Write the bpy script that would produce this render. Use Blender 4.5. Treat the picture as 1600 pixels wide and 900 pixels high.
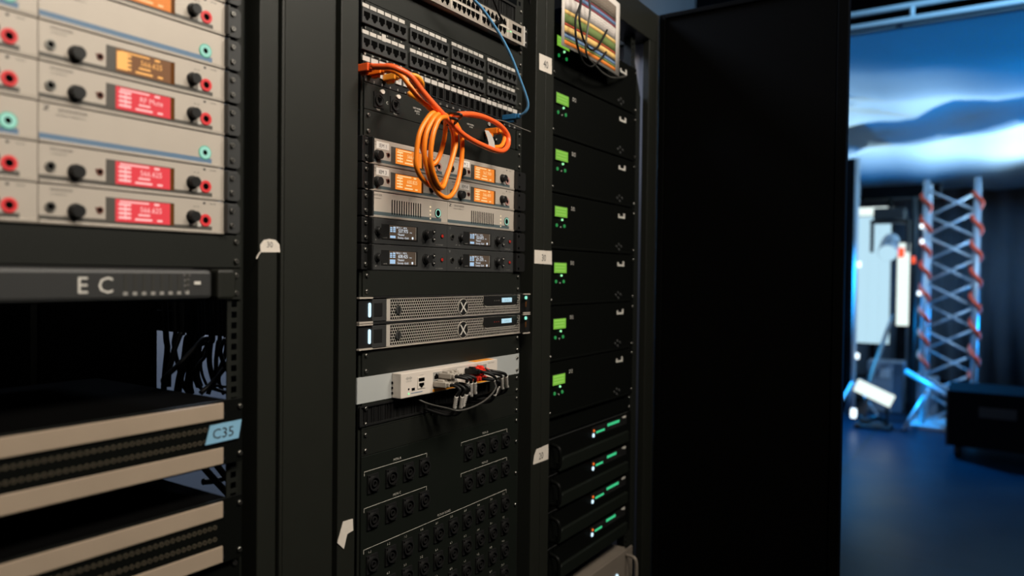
import bpy, math, random
from mathutils import Vector, Matrix
random.seed(7)
scene = bpy.context.scene
for o in list(bpy.data.objects):
    bpy.data.objects.remove(o)
COL = scene.collection
PI = math.pi

# ------------------------------------------------------------------ camera, world, lights, exposure
# world metres; X runs along the row of racks, Y goes into the racks, floor at Z = 0.
# local working unit is the millimetre; Z0 is the height of the reference line on the middle rack
Z0 = 1600.0
U = 44.45
cam = bpy.data.cameras.new('camera')
cam.sensor_width = 36.0
cam.lens = 1149.2 / 1600 * 36.0
cam.clip_start = 0.02
cam.clip_end = 60
cam.dof.use_dof = True
cam.dof.focus_distance = 1.36
cam.dof.aperture_fstop = 2.2
cam.dof.aperture_blades = 0
camo = bpy.data.objects.new('camera', cam)
COL.objects.link(camo)
yaw, pit, rol = math.radians(56.795), math.radians(-0.976), math.radians(0.673)
fw = Vector((math.sin(yaw)*math.cos(pit), math.cos(yaw)*math.cos(pit), math.sin(pit)))
r0 = Vector((math.cos(yaw), -math.sin(yaw), 0))
u0 = r0.cross(fw)
rt = r0*math.cos(rol) + u0*math.sin(rol)
up = -r0*math.sin(rol) + u0*math.cos(rol)
mw = Matrix((rt, up, -fw)).transposed().to_4x4()
mw.translation = Vector((-0.893, -0.8745, (Z0-228.3)/1000))
camo.matrix_world = mw
scene.camera = camo

world = bpy.data.worlds.new('world')
scene.world = world
world.use_nodes = True
bg = world.node_tree.nodes['Background']
bg.inputs['Color'].default_value = (0.75, 0.85, 1.0, 1)
bg.inputs['Strength'].default_value = 0.006
vs = scene.view_settings
vs.view_transform = 'Standard'
vs.look = 'None'
vs.exposure = 0.0
vs.gamma = 1.0
vs.use_curve_mapping = False

def area_light(name, loc, aim, size, power, color, size_y=None, spread=180):
    l = bpy.data.lights.new(name, 'AREA')
    l.energy = power
    l.color = color
    l.size = size
    l.spread = math.radians(spread)
    if size_y:
        l.shape = 'RECTANGLE'
        l.size_y = size_y
    o = bpy.data.objects.new(name, l)
    COL.objects.link(o)
    o.location = loc
    d = Vector(aim) - Vector(loc)
    o.rotation_euler = d.to_track_quat('-Z', 'Y').to_euler()
    return o

def spot_light(name, loc, aim, power, color, angle, blend=0.6, radius=0.08):
    l = bpy.data.lights.new(name, 'SPOT')
    l.energy = power
    l.color = color
    l.spot_size = math.radians(angle)
    l.spot_blend = blend
    l.shadow_soft_size = radius
    o = bpy.data.objects.new(name, l)
    COL.objects.link(o)
    o.location = loc
    d = Vector(aim) - Vector(loc)
    o.rotation_euler = d.to_track_quat('-Z', 'Y').to_euler()
    return o

area_light('ceiling_lamp', (-0.6, -1.75, 3.25), (-0.1, 0.0, 1.8), 0.9, 20, (1.0, 0.90, 0.77), 0.6, 95)
area_light('ceiling_lamp', (1.2, -2.3, 3.6), (0.2, 0.0, 1.9), 0.9, 15, (1.0, 0.92, 0.80), 0.6, 90)
area_light('rear_lamp', (0.9, 1.05, 3.0), (0.9, 0.8, 1.2), 0.5, 60, (0.66, 0.78, 1.0))
spot_light('stage_wash_blue', (8.4, -2.4, 0.5), (6.4, -0.1, 2.9), 480, (0.0, 0.30, 0.95), 100)
spot_light('stage_wash_white', (9.6, -3.4, 0.5), (7.5, -0.2, 2.85), 1900, (0.58, 0.88, 1.0), 43, 1.0)
spot_light('truss_fill', (2.5, -1.7, 3.35), (4.2, -0.4, 3.0), 240, (0.22, 0.58, 1.0), 60, 0.8)  # added out of view to brighten the ladder pipes
spot_light('stage_wash_floor', (6.8, 0.75, 2.1), (6.1, -0.1, 0.0), 1100, (0.0, 0.34, 1.0), 84, 1.0)
spot_light('tower_fill', (5.0, -2.3, 2.6), (7.6, -0.4, 1.0), 300, (0.40, 0.68, 1.0), 46, 0.9)  # extra cool fill added to lift the truss tower
spot_light('wall_fill', (3.2, 0.7, 4.0), (4.6, 1.5, 3.5), 30, (1.0, 0.97, 0.9), 120, 0.8)  # unseen fill added to grey the wall above the right rack

# ------------------------------------------------------------------ materials
def mat(name, col, rough=0.5, metal=0.0, var=0.0, scale=60.0, bump=0.0, bscale=900.0, spec=0.5, emit=None, estr=1.0, coat=0.0):
    m = bpy.data.materials.new(name)
    m.use_nodes = True
    nt = m.node_tree
    b = nt.nodes['Principled BSDF']
    b.inputs['Base Color'].default_value = (*col, 1)
    b.inputs['Roughness'].default_value = rough
    b.inputs['Metallic'].default_value = metal
    b.inputs['Specular IOR Level'].default_value = spec
    if coat:
        b.inputs['Coat Weight'].default_value = coat
    if emit:
        b.inputs['Emission Color'].default_value = (*emit, 1)
        b.inputs['Emission Strength'].default_value = estr
    if var or bump:
        tc = nt.nodes.new('ShaderNodeTexCoord')
    if var:
        n = nt.nodes.new('ShaderNodeTexNoise')
        n.inputs['Scale'].default_value = scale
        n.inputs['Detail'].default_value = 4
        nt.links.new(tc.outputs['Object'], n.inputs['Vector'])
        r = nt.nodes.new('ShaderNodeMapRange')
        r.inputs['To Min'].default_value = 1 - var
        r.inputs['To Max'].default_value = 1 + var
        nt.links.new(n.outputs['Fac'], r.inputs['Value'])
        mx = nt.nodes.new('ShaderNodeMix')
        mx.data_type = 'RGBA'
        mx.blend_type = 'MULTIPLY'
        mx.inputs['Factor'].default_value = 1.0
        mx.inputs['A'].default_value = (*col, 1)
        nt.links.new(r.outputs['Result'], mx.inputs['B'])
        nt.links.new(mx.outputs['Result'], b.inputs['Base Color'])
    if bump:
        n2 = nt.nodes.new('ShaderNodeTexNoise')
        n2.inputs['Scale'].default_value = bscale
        nt.links.new(tc.outputs['Object'], n2.inputs['Vector'])
        bp = nt.nodes.new('ShaderNodeBump')
        bp.inputs['Strength'].default_value = bump
        bp.inputs['Distance'].default_value = 0.0005
        nt.links.new(n2.outputs['Fac'], bp.inputs['Height'])
        nt.links.new(bp.outputs['Normal'], b.inputs['Normal'])
    return m

M = {}
M['frame'] = mat('black_powder_coat', (0.0105, 0.0115, 0.0085), 0.5, 0, 0.12, 30, 0.25, 1200, 0.38)
M['panel'] = mat('panel_paint', (0.0085, 0.0097, 0.0076), 0.5, 0, 0.12, 25, 0.2, 1500, 0.36)
M['black'] = mat('black_plastic', (0.010, 0.010, 0.010), 0.42, 0, 0.1, 50)
M['deep'] = mat('matte_black', (0.003, 0.003, 0.003), 1.0, 0, 0, spec=0.0)
M['amp'] = mat('amplifier_black', (0.0025, 0.003, 0.0025), 0.5, 0, 0.1, 40, spec=0.12)
M['spkpanel'] = mat('speaker_panel_black', (0.006, 0.008, 0.006), 0.55, 0, 0.1, 40, spec=0.2)
M['silver'] = mat('silver_paint', (0.50, 0.445, 0.385), 0.45, 0.15, 0.05, 30, 0.1, 1500)
M['brownsilver'] = mat('brown_silver_strip', (0.40, 0.315, 0.235), 0.5, 0.15, 0.10, 18, 0.1, 1500)  # browner and darker than the silver paint
M['warmsteel'] = mat('worn_grey_steel', (0.22, 0.185, 0.15), 0.5, 0.2, 0.1, 15)
M['lip'] = mat('silver_lip', (0.42, 0.375, 0.325), 0.4, 0.3, 0.05, 30)
M['stripe'] = mat('grey_blue_stripe', (0.075, 0.105, 0.115), 0.5, 0, 0.05)
M['bluestripe'] = mat('blue_stripe', (0.11, 0.19, 0.30), 0.5, 0, 0.05)
M['dkgrey'] = mat('dark_grey_paint', (0.030, 0.031, 0.031), 0.5, 0, 0.08, 40, 0.1)
M['steel'] = mat('brushed_steel', (0.52, 0.54, 0.53), 0.5, 0.25, 0.12, 15, 0.1, 300)
M['screw'] = mat('screw_steel', (0.36, 0.35, 0.32), 0.35, 1.0)
M['white'] = mat('white_plastic', (0.53, 0.50, 0.46), 0.5, 0, 0.03)
M['brightwhite'] = mat('bright_white_label', (0.84, 0.80, 0.75), 0.6, 0, 0.03)
M['switchgrey'] = mat('switch_grey_paint', (0.36, 0.32, 0.275), 0.45, 0.1, 0.05)
M['dkbezel'] = mat('dark_taupe_bezel', (0.085, 0.078, 0.068), 0.45)
M['brownring'] = mat('dark_brown_ring', (0.14, 0.04, 0.025), 0.5)
M['darkgreen'] = mat('dark_green_plastic', (0.02, 0.055, 0.045), 0.4)
M['cream'] = mat('white_device_paint', (0.68, 0.61, 0.54), 0.5, 0, 0.04, 20)
M['paper'] = mat('paper', (0.74, 0.68, 0.62), 0.85, 0, 0.04, 40)
M['tape'] = mat('masking_tape', (0.66, 0.60, 0.53), 0.85, 0, 0.08, 120)
M['bluetape'] = mat('blue_tape', (0.20, 0.42, 0.60), 0.8, 0, 0.06, 120)
M['ink'] = mat('ink', (0.02, 0.02, 0.025), 0.7)
M['print'] = mat('white_print', (0.62, 0.60, 0.55), 0.6)
M['panelprint'] = mat('dull_white_print', (0.46, 0.44, 0.39), 0.6)
M['greyprint'] = mat('grey_print', (0.30, 0.29, 0.27), 0.6)
M['meterdim'] = mat('unlit_meter', (0.035, 0.034, 0.028), 0.6)
M['sidegrey'] = mat('bare_side_panel', (0.36, 0.335, 0.35), 0.6, 0.0, 0.06, 10)
M['jackmetal'] = mat('dull_brass', (0.07, 0.058, 0.038), 0.6)
M['orange'] = mat('orange_cable', (1.0, 0.25, 0.014), 0.38, 0, 0.05, 40)
M['redorange'] = mat('red_orange_cable', (1.0, 0.135, 0.028), 0.38, 0, 0.05, 40)
M['yelorange'] = mat('yellow_orange_cable', (0.95, 0.36, 0.025), 0.38, 0, 0.05, 40)
M['bluecable'] = mat('blue_cable', (0.10, 0.30, 0.55), 0.4, 0, 0.05, 40)
M['blueplug'] = mat('blue_plug', (0.025, 0.16, 0.36), 0.4)
M['redplug'] = mat('red_plug', (0.80, 0.030, 0.015), 0.4)
M['greyplug'] = mat('grey_plug', (0.40, 0.36, 0.31), 0.5)
M['blackcable'] = mat('black_cable', (0.007, 0.007, 0.007), 0.5, spec=0.3)
M['darkgreycable'] = mat('dark_grey_cable', (0.06, 0.058, 0.052), 0.4)
M['greycable'] = mat('grey_cable', (0.16, 0.15, 0.13), 0.45)
M['bezel'] = mat('perforated_bezel', (0.50, 0.46, 0.41), 0.45, 0.15, 0.06, 20)
M['glass'] = mat('display_glass', (0.02, 0.014, 0.01), 0.12, 0, 0, coat=0.5)
M['glassbrown'] = mat('amber_display_edge', (0.12, 0.045, 0.012), 0.2)
M['greendk'] = mat('green_ring_plastic', (0.05, 0.20, 0.13), 0.4, emit=(0.10, 0.55, 0.36), estr=0.35)
M['redring'] = mat('red_ring_plastic', (0.42, 0.03, 0.03), 0.4, emit=(0.8, 0.04, 0.05), estr=0.35)
M['pinkring'] = mat('pale_pink_ring', (0.45, 0.25, 0.22), 0.4)
M['reddot'] = mat('red_button', (0.30, 0.015, 0.01), 0.4, emit=(0.6, 0.02, 0.01), estr=0.15)
def glow(name, col, s=1.0):
    return mat(name, (0.02, 0.02, 0.02), 0.3, emit=col, estr=s)
M['lcdorange'] = glow('orange_backlight', (0.93, 0.25, 0.025), 0.95)
M['lcdorangetext'] = glow('orange_display_text', (1.0, 0.66, 0.30), 1.0)
M['lcdbrown'] = glow('amber_backlight', (0.36, 0.14, 0.045), 0.6)
M['lcdambertext'] = glow('amber_display_text', (1.0, 0.47, 0.12), 1.15)
M['lcdred'] = glow('red_backlight', (0.85, 0.045, 0.06), 0.95)
M['lcdredtext'] = glow('red_display_text', (1.0, 0.55, 0.52), 1.1)
M['lcdgreen'] = glow('green_backlight', (0.20, 0.50, 0.045), 0.85)
M['lcdgreenlight'] = glow('green_display_segments', (0.30, 0.62, 0.09), 0.85)
M['lcdbrownoled'] = mat('display_reflection_brown', (0.05, 0.035, 0.025), 0.15, emit=(0.10, 0.075, 0.055), estr=0.5)
M['oledtext'] = glow('white_display_text', (0.78, 0.86, 0.95), 1.0)
M['oledblue'] = glow('pale_blue_display_text', (0.42, 0.62, 0.85), 0.9)
M['ledblue'] = glow('blue_white_led', (0.62, 0.86, 1.0), 1.3)
M['ledgreen'] = glow('green_led', (0.04, 0.75, 0.18), 0.9)
M['leddim'] = glow('dim_green_led', (0.02, 0.36, 0.08), 0.6)
M['ledbright'] = glow('bright_green_led', (0.35, 1.0, 0.45), 1.1)
M['ledmeter'] = glow('green_meter_led', (0.06, 0.78, 0.32), 0.75)
M['ledteal'] = glow('teal_led', (0.30, 0.95, 0.70), 1.0)
M['ringglow'] = glow('lit_green_ring', (0.42, 0.85, 0.66), 0.8)
M['ledorange'] = glow('orange_led', (0.95, 0.16, 0.015), 0.9)
M['ledwarm'] = glow('warm_led', (1.0, 0.80, 0.50), 0.9)
M['lcdblue'] = glow('pale_blue_lcd', (0.48, 0.74, 0.86), 0.95)
M['lamp'] = glow('lamp_face', (0.86, 1.0, 0.95), 1.15)
M['lampblue'] = glow('blue_white_lamp', (0.50, 0.76, 0.90), 1.02)
M['lampdot'] = glow('small_stage_lamp', (0.75, 0.9, 1.0), 2.2)
M['lampred'] = glow('red_orange_lamp', (1.0, 0.10, 0.02), 1.2)
M['alu'] = mat('aluminium', (0.55, 0.57, 0.60), 0.45, 0.5, 0.08)
M['whitepipe'] = mat('white_painted_pipe', (0.75, 0.78, 0.8), 0.5)
M['fabric'] = mat('white_fabric', (0.80, 0.82, 0.84), 0.9, 0, 0.06, 3)
M['drape'] = mat('black_drape', (0.006, 0.006, 0.007), 0.95, 0, 0.1, 8, spec=0.05)
M['door'] = mat('rack_door_black', (0.0015, 0.0015, 0.0015), 0.7, 0, 0.1, 10, spec=0.04)
M['redcloth'] = mat('red_strap', (0.95, 0.10, 0.04), 0.7)
M['greydrape'] = mat('grey_blue_drape', (0.22, 0.25, 0.30), 0.9, 0, 0.08, 6)
M['wood'] = mat('brown_pole', (0.30, 0.22, 0.17), 0.6)

# floor: dark, slightly glossy boards, blue stage light put into the colour
def floor_mat():
    m = mat('stage_floor', (0.006, 0.014, 0.022), 0.34, 0, 0.0, spec=0.10)
    nt = m.node_tree
    b = nt.nodes['Principled BSDF']
    tc = nt.nodes.new('ShaderNodeTexCoord')
    n = nt.nodes.new('ShaderNodeTexNoise')
    n.inputs['Scale'].default_value = 2.2
    n.inputs['Detail'].default_value = 6
    nt.links.new(tc.outputs['Object'], n.inputs['Vector'])
    r = nt.nodes.new('ShaderNodeMapRange')
    r.inputs['To Min'].default_value = 0.26
    r.inputs['To Max'].default_value = 0.46
    nt.links.new(n.outputs['Fac'], r.inputs['Value'])
    nt.links.new(r.outputs['Result'], b.inputs['Roughness'])
    br = nt.nodes.new('ShaderNodeTexBrick')
    br.inputs['Color1'].default_value = (0.005, 0.016, 0.026, 1)
    br.inputs['Color2'].default_value = (0.004, 0.012, 0.021, 1)
    br.inputs['Mortar'].default_value = (0.010, 0.010, 0.011, 1)
    br.inputs['Scale'].default_value = 1.0
    br.inputs['Brick Width'].default_value = 1.6
    br.inputs['Row Height'].default_value = 1.2
    br.inputs['Mortar Size'].default_value = 0.008
    nt.links.new(tc.outputs['Object'], br.inputs['Vector'])
    nt.links.new(br.outputs['Color'], b.inputs['Base Color'])
    return m
M['floor'] = floor_mat()
M['wallgrey'] = mat('grey_wall_paint', (0.30, 0.31, 0.33), 0.85, 0, 0.05, 2)
M['darkwall'] = mat('dark_wall_paint', (0.012, 0.013, 0.015), 0.9, 0, 0.1, 2, spec=0.1)

# ------------------------------------------------------------------ mesh builder (millimetres)
TEXTCACHE = {}
def text_geo(s):
    if s not in TEXTCACHE:
        c = bpy.data.curves.new('t', 'FONT')
        c.body = s
        c.size = 1.0
        c.resolution_u = 2
        c.align_x = 'CENTER'
        o = bpy.data.objects.new('t', c)
        COL.objects.link(o)
        dg = bpy.context.evaluated_depsgraph_get()
        me = bpy.data.meshes.new_from_object(o.evaluated_get(dg))
        TEXTCACHE[s] = ([tuple(v.co) for v in me.vertices], [tuple(p.vertices) for p in me.polygons])
        bpy.data.objects.remove(o)
        bpy.data.curves.remove(c)
        bpy.data.meshes.remove(me)
    return TEXTCACHE[s]

def smooth_path(pts, n=6):
    pts = [Vector(p) for p in pts]
    if len(pts) < 3:
        return pts
    out = []
    P = [pts[0]*2 - pts[1]] + pts + [pts[-1]*2 - pts[-2]]
    for i in range(1, len(P)-2):
        a, b, c, d = P[i-1], P[i], P[i+1], P[i+2]
        for k in range(n):
            t = k/n
            out.append(0.5*((2*b) + (c-a)*t + (2*a-5*b+4*c-d)*t*t + (3*b-a-3*c+d)*t**3))
    out.append(pts[-1])
    return out

class MB:
    def __init__(s):
        s.v = []; s.f = []; s.m = []; s.sm = []
    def add(s, vs, fs, m=0, smooth=False):
        k = len(s.v)
        s.v += [tuple(x) for x in vs]
        for f in fs:
            s.f.append(tuple(i+k for i in f)); s.m.append(m); s.sm.append(smooth)
        return s
    def box(s, x0, x1, y0, y1, z0, z1, m=0):
        if x0 > x1: x0, x1 = x1, x0
        if y0 > y1: y0, y1 = y1, y0
        if z0 > z1: z0, z1 = z1, z0
        v = [(x0,y0,z0),(x1,y0,z0),(x1,y1,z0),(x0,y1,z0),(x0,y0,z1),(x1,y0,z1),(x1,y1,z1),(x0,y1,z1)]
        return s.add(v, [(0,3,2,1),(4,5,6,7),(0,1,5,4),(1,2,6,5),(2,3,7,6),(3,0,4,7)], m)
    def prism(s, poly, y0, y1, m=0):
        """polygon in x,z extruded from y0 (front) to y1"""
        n = len(poly)
        a = sum(poly[i][0]*poly[(i+1) % n][1] - poly[(i+1) % n][0]*poly[i][1] for i in range(n))
        if a < 0: poly = poly[::-1]
        v = [(x, y0, z) for x, z in poly] + [(x, y1, z) for x, z in poly]
        f = [tuple(range(n)), tuple(range(2*n-1, n-1, -1))]
        for i in range(n):
            j = (i+1) % n
            f.append((i, i+n, j+n, j))
        return s.add(v, f, m)
    def disc(s, x, z, r, y0, y1, m=0, seg=20, r2=None, sx=1.0):
        """cylinder along y; front face at y0 with radius r2"""
        r2 = r if r2 is None else r2
        v = []
        for i in range(seg):
            a = 2*PI*i/seg
            v.append((x+r2*sx*math.cos(a), y0, z+r2*math.sin(a)))
        for i in range(seg):
            a = 2*PI*i/seg
            v.append((x+r*sx*math.cos(a), y1, z+r*math.sin(a)))
        s.add(v, [tuple(range(seg)), tuple(range(2*seg-1, seg-1, -1))], m)
        k = len(s.v) - 2*seg
        for i in range(seg):
            j = (i+1) % seg
            s.f.append((k+i, k+i+seg, k+j+seg, k+j)); s.m.append(m); s.sm.append(True)
        return s
    def ring(s, x, z, ro, ri, y0, y1, m=0, seg=24):
        v = []
        for i in range(seg):
            a = 2*PI*i/seg
            c, d = math.cos(a), math.sin(a)
            v += [(x+ro*c,y0,z+ro*d),(x+ri*c,y0,z+ri*d),(x+ri*c,y1,z+ri*d),(x+ro*c,y1,z+ro*d)]
        f = []
        for i in range(seg):
            a = 4*i; b = 4*((i+1) % seg)
            f += [(a,a+1,b+1,b),(a+1,a+2,b+2,b+1),(a+2,a+3,b+3,b+2),(a+3,a,b,b+3)]
        return s.add(v, [q[::-1] for q in f], m, False)
    def tube(s, pts, r, m=0, seg=10, smooth=True, n=6, cap=True):
        P = smooth_path(pts, n) if smooth else [Vector(p) for p in pts]
        t0 = (P[1]-P[0]).normalized()
        nrm = t0.orthogonal().normalized()
        rings = []
        k0 = len(s.v)
        for i, p in enumerate(P):
            if i == 0: t = (P[1]-P[0])
            elif i == len(P)-1: t = P[-1]-P[-2]
            else: t = P[i+1]-P[i-1]
            t.normalize()
            nrm = (nrm - t*nrm.dot(t)).normalized()
            bn = t.cross(nrm)
            rr = r[i] if isinstance(r, (list, tuple)) else r
            for j in range(seg):
                a = 2*PI*j/seg
                q = p + (nrm*math.cos(a) + bn*math.sin(a))*rr
                s.v.append(tuple(q))
        for i in range(len(P)-1):
            for j in range(seg):
                a = k0+i*seg+j; b = k0+i*seg+(j+1) % seg
                s.f.append((a, b, b+seg, a+seg)); s.m.append(m); s.sm.append(True)
        if cap:
            s.f.append(tuple(range(k0+seg-1, k0-1, -1))); s.m.append(m); s.sm.append(False)
            e = k0+(len(P)-1)*seg
            s.f.append(tuple(range(e, e+seg))); s.m.append(m); s.sm.append(False)
        return s
    def beam(s, a, b, w, h, m=0):
        """rectangular bar from a to b"""
        a, b = Vector(a), Vector(b)
        t = (b-a).normalized()
        upv = Vector((0,0,1)) if abs(t.z) < 0.95 else Vector((0,1,0))
        x = t.cross(upv).normalized(); y = x.cross(t)
        v = []
        for p in (a, b):
            for sx, sy in ((-1,-1),(1,-1),(1,1),(-1,1)):
                v.append(tuple(p + x*sx*w/2 + y*sy*h/2))
        return s.add(v, [(3,2,1,0),(4,5,6,7),(0,1,5,4),(1,2,6,5),(2,3,7,6),(3,0,4,7)], m)
    def text(s, t, size, x, z, y, m=0, sx=1.0, dx=0.0, dz=0.0, rot=0.0):
        """flat lettering facing -y, centred on x; z = baseline"""
        vs_, fs_ = text_geo(t)
        c, d = math.cos(rot), math.sin(rot)
        vv = []
        for (a, b, w) in vs_:
            a, b = a*size*sx, b*size
            vv.append((x + a*c - b*d, y, z + a*d + b*c))
        return s.add(vv, fs_, m)
    def mesh(s, name, mats):
        me = bpy.data.meshes.new(name)
        me.from_pydata([(a/1000, b/1000, c/1000) for a, b, c in s.v], [], s.f)
        for mm in mats:
            me.materials.append(M[mm] if isinstance(mm, str) else mm)
        me.polygons.foreach_set('material_index', s.m)
        me.polygons.foreach_set('use_smooth', s.sm)
        me.update()
        return me
    def build(s, name, mats, parent=None, loc=None, bevel=0.0):
        if isinstance(mats, str): mats = [mats]
        o = bpy.data.objects.new(name, s.mesh(name, mats))
        COL.objects.link(o)
        if parent is not None: o.parent = parent
        if loc is not None: o.location = loc
        if bevel:
            b = o.modifiers.new('bevel', 'BEVEL')
            b.width = bevel/1000; b.segments = 2; b.limit_method = 'ANGLE'; b.angle_limit = math.radians(50)
        return o

def W(x, y, z):
    """millimetres on the rack grid -> world metres"""
    return Vector((x/1000, y/1000, (z+Z0)/1000))

def tag(o, label=None, cat=None, group=None, kind=None):
    if label: o['label'] = label
    if cat: o['category'] = cat
    if group: o['group'] = group
    if kind: o['kind'] = kind
    return o

def empty(name, label, cat, group=None, loc=(0,0,0)):
    o = bpy.data.objects.new(name, None)
    o.empty_display_size = 0.05
    COL.objects.link(o)
    o.location = loc
    return tag(o, label, cat, group)

def children(o):
    return [c for c in bpy.data.objects if c.parent == o]

def copy_tree(o, parent=None):
    c = o.copy()
    COL.objects.link(c)
    c.parent = parent
    for ch in children(o):
        copy_tree(ch, c)
    return c

def inst(o, parent, loc, name=None):
    c = o.copy(); COL.objects.link(c); c.parent = parent; c.location = loc
    return c

def device(name, label, cat, group, x0, utop, n):
    """thing on the rack grid: origin at bottom left, returns root and height-from-fraction helper"""
    r = empty(name, label, cat, group, W(x0, 0, -(utop+n)*U))
    return r, (lambda v: (n-v)*U)

R1, R2, R3 = -718, 0, 601       # left mounting-hole column of the three racks

# ------------------------------------------------------------------ setting
def struct(name, mb, m, bevel=0):
    return tag(mb.build(name, m, bevel=bevel), kind='structure')
FZ = 0
struct('floor', MB().box(-4000, 12500, -4500, 3500, -60, 0), 'floor')
struct('ceiling', MB().box(-4000, 12500, -4500, 3500, 4300, 4360), 'darkwall')
struct('wall_back', MB().box(-4000, 5800, 1500, 1560, 0, 4300), 'wallgrey')
struct('wall_stage_left', MB().box(5800, 12500, 2200, 2260, 0, 4300), 'wallgrey')
struct('wall_far', MB().box(11200, 11260, -4500, 2200, 0, 4300), 'darkwall')
struct('wall_front', MB().box(-4000, 12500, -4560, -4500, 0, 4300), 'darkwall')

# ------------------------------------------------------------------ racks
TOPZ = 555           # mm above the reference line
RACKH = Z0 + TOPZ
def rail_mb(x0, x1, y, zlo, zhi, xh):
    """perforated mounting strip with three square holes per unit"""
    mb = MB()
    h = 4.4
    mb.box(x0, xh-h, y, y+2, zlo, zhi); mb.box(xh+h, x1, y, y+2, zlo, zhi)
    z = zlo
    pitch = U/3
    nxt = zlo + 8
    while nxt + h < zhi:
        mb.box(xh-h, xh+h, y, y+2, z, nxt-h)
        z = nxt+h
        nxt += pitch
    mb.box(xh-h, xh+h, y, y+2, z, zhi)
    mb.box(x1-2 if xh > x0+10 else x0, x1 if xh > x0+10 else x0+2, y+2, y+34, zlo, zhi)
    return mb

def make_rack(label, xl0, xl1, xr0, xr1, xc, depth, sides):
    """xl0..xl1 / xr0..xr1: front posts, xc: left hole column (all rack-grid mm)"""
    cx = (xl0+xr1)/2
    root = empty('equipment_rack', label, 'rack', None, (cx/1000, 0, 0))
    L = lambda x: x-cx
    for a, b in ((xl0, xl1), (xr0, xr1)):
        mb = MB()
        mb.box(L(a), L(b), -20, 0 if a > 1000 else 42, 90, RACKH-88)
        mb.build('front_post', 'frame', root, bevel=1.6)
        MB().box(L(a), L(b), depth-45, depth, 90, RACKH-88).build('rear_post', 'frame', root, bevel=1.5)
    MB().box(L(xl0), L(xr1), -20, depth, 0, 90).build('base', 'frame', root, bevel=2)
    mb = MB()
    mb.box(L(xl0), L(xr1), -20, 60, RACKH-88, RACKH)
    mb.box(L(xl0), L(xl0)+50, 60, depth, RACKH-88, RACKH)
    mb.box(L(xr1)-50, L(xr1), 60, depth, RACKH-88, RACKH)
    mb.box(L(xl0), L(xr1), depth-60, depth, RACKH-88, RACKH)
    mb.build('top_frame', 'frame', root, bevel=2)
    rail_mb(L(xc)-14, L(xc)+11, 3, 90, RACKH-88, L(xc)).build('mounting_rail', 'panel', root)
    rail_mb(L(xc+465)-11, L(xc+465)+14, 3, 90, RACKH-88, L(xc+465)).build('mounting_rail', 'panel', root)
    for sgn, a in sides:
        MB().box(L(a), L(a)+3, 0.5 if a > 1000 else 45, depth-45, 90, RACKH-88).build('side_panel', 'sidegrey' if a > 1000 else 'panel', root)
    return root, cx

rack1, c1 = make_rack('black equipment rack on the left with silver receivers', R1-56, R1-24, -231, -199, R1, 700, [(-1, R1-50)])
rack2, c2 = make_rack('black middle equipment rack holding the orange cables and patch panels', -80, -42, 499, 539, R2, 800, [])
rack3, c3 = make_rack('black right equipment rack of amplifiers with its door open', 541, 578, 1131, 1189, R3, 800, [(1, 1160)])
MB().box(578-c3, 960-c3, 60, 740, RACKH-12, RACKH-8).build('roof_blocker', 'panel', rack3)  # partial roof added to hide the lit wall seen through the rack top
WEDGE_CUT = [(1081, -1500), (1131, -1500), (1131, 300), (1081, 405)]
MB().prism([(x-c3, z+Z0) for x, z in WEDGE_CUT], 6, 9).build('wedge_mask', 'panel', rack3)  # added sheet; its sloped top cuts the side panel light to a wedge
# black sheet added behind the middle rack to hide the lit wall
MB().box(-215-c2, 18-c2, 640, 643, 100, RACKH-95).build('rear_blocker', 'deep', rack2)
MB().box(-540-c1, -232-c1, 640, 643, 100, RACKH-95).build('rear_blocker', 'deep', rack1)  # likewise added, blocks the lit wall behind the left rack
# open door of the right rack, swung out towards the viewer
dm = MB()
X0 = 1190-c3
dm.box(X0+8, X0+34, -520, -44, 70, RACKH-14)
dr = dm.build('door', 'door', rack3, bevel=2)
fm = MB()
for (a, b) in ((-546, -520), (-44, -24)):
    fm.box(X0+2, X0+38, a, b, 50, RACKH)
fm.box(X0+2, X0+38, -520, -44, 50, 70); fm.box(X0+2, X0+38, -520, -44, RACKH-14, RACKH)
fm.build('door_frame', 'door', rack3, bevel=2)
MB().box(1188.5-c3, 1197-c3, -23, -4, 50, RACKH).build('hinge_strip', 'frame', rack3, bevel=1.5)  # added to close the gap where stage light leaked through
hm = MB()
for z in (300, 1100, 1900):
    hm.tube([(X0+4, -14, z-40), (X0+4, -14, z+40)], 6, smooth=False)
hm.build('hinge', 'frame', rack3)

# filler panel between left and middle rack
fp = tag(MB().box(-191, -88, -18, 30, 92, RACKH-6).build('filler_panel', 'frame', bevel=2.5),
         'tall plain black filler panel between the left and middle racks', 'panel')
MB().box(-186, -93, -19.2, -17.8, 110, RACKH-30).build('cover_plate', 'frame', fp, bevel=1)

# ------------------------------------------------------------------ screws and rack-mounted plates
SCREW = MB().disc(0, 0, 3.9, -3.2, -0.2, 0, 14, r2=2.9).disc(0, 0, 1.3, -3.4, -3.2, 1, 6)
SCREW_ME = SCREW.mesh('screw', ['screw', 'black'])
WASHER_ME = MB().disc(0, 0, 5.2, -1.4, -0.1, 0, 14).disc(0, 0, 3.2, -3.6, -1.4, 1, 12, r2=2.4).mesh('screw', ['black', 'screw'])
def screw(parent, x, y, z, me=None):
    o = bpy.data.objects.new('screw', me or SCREW_ME)
    COL.objects.link(o); o.parent = parent; o.location = (x/1000, y/1000, z/1000)
    return o
def plate_screws(root, zs, left=True, right=True, y=0.0, me=None):
    for z in zs:
        if left: screw(root, 0, y, z, me)
        if right: screw(root, 465, y, z, me)

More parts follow.
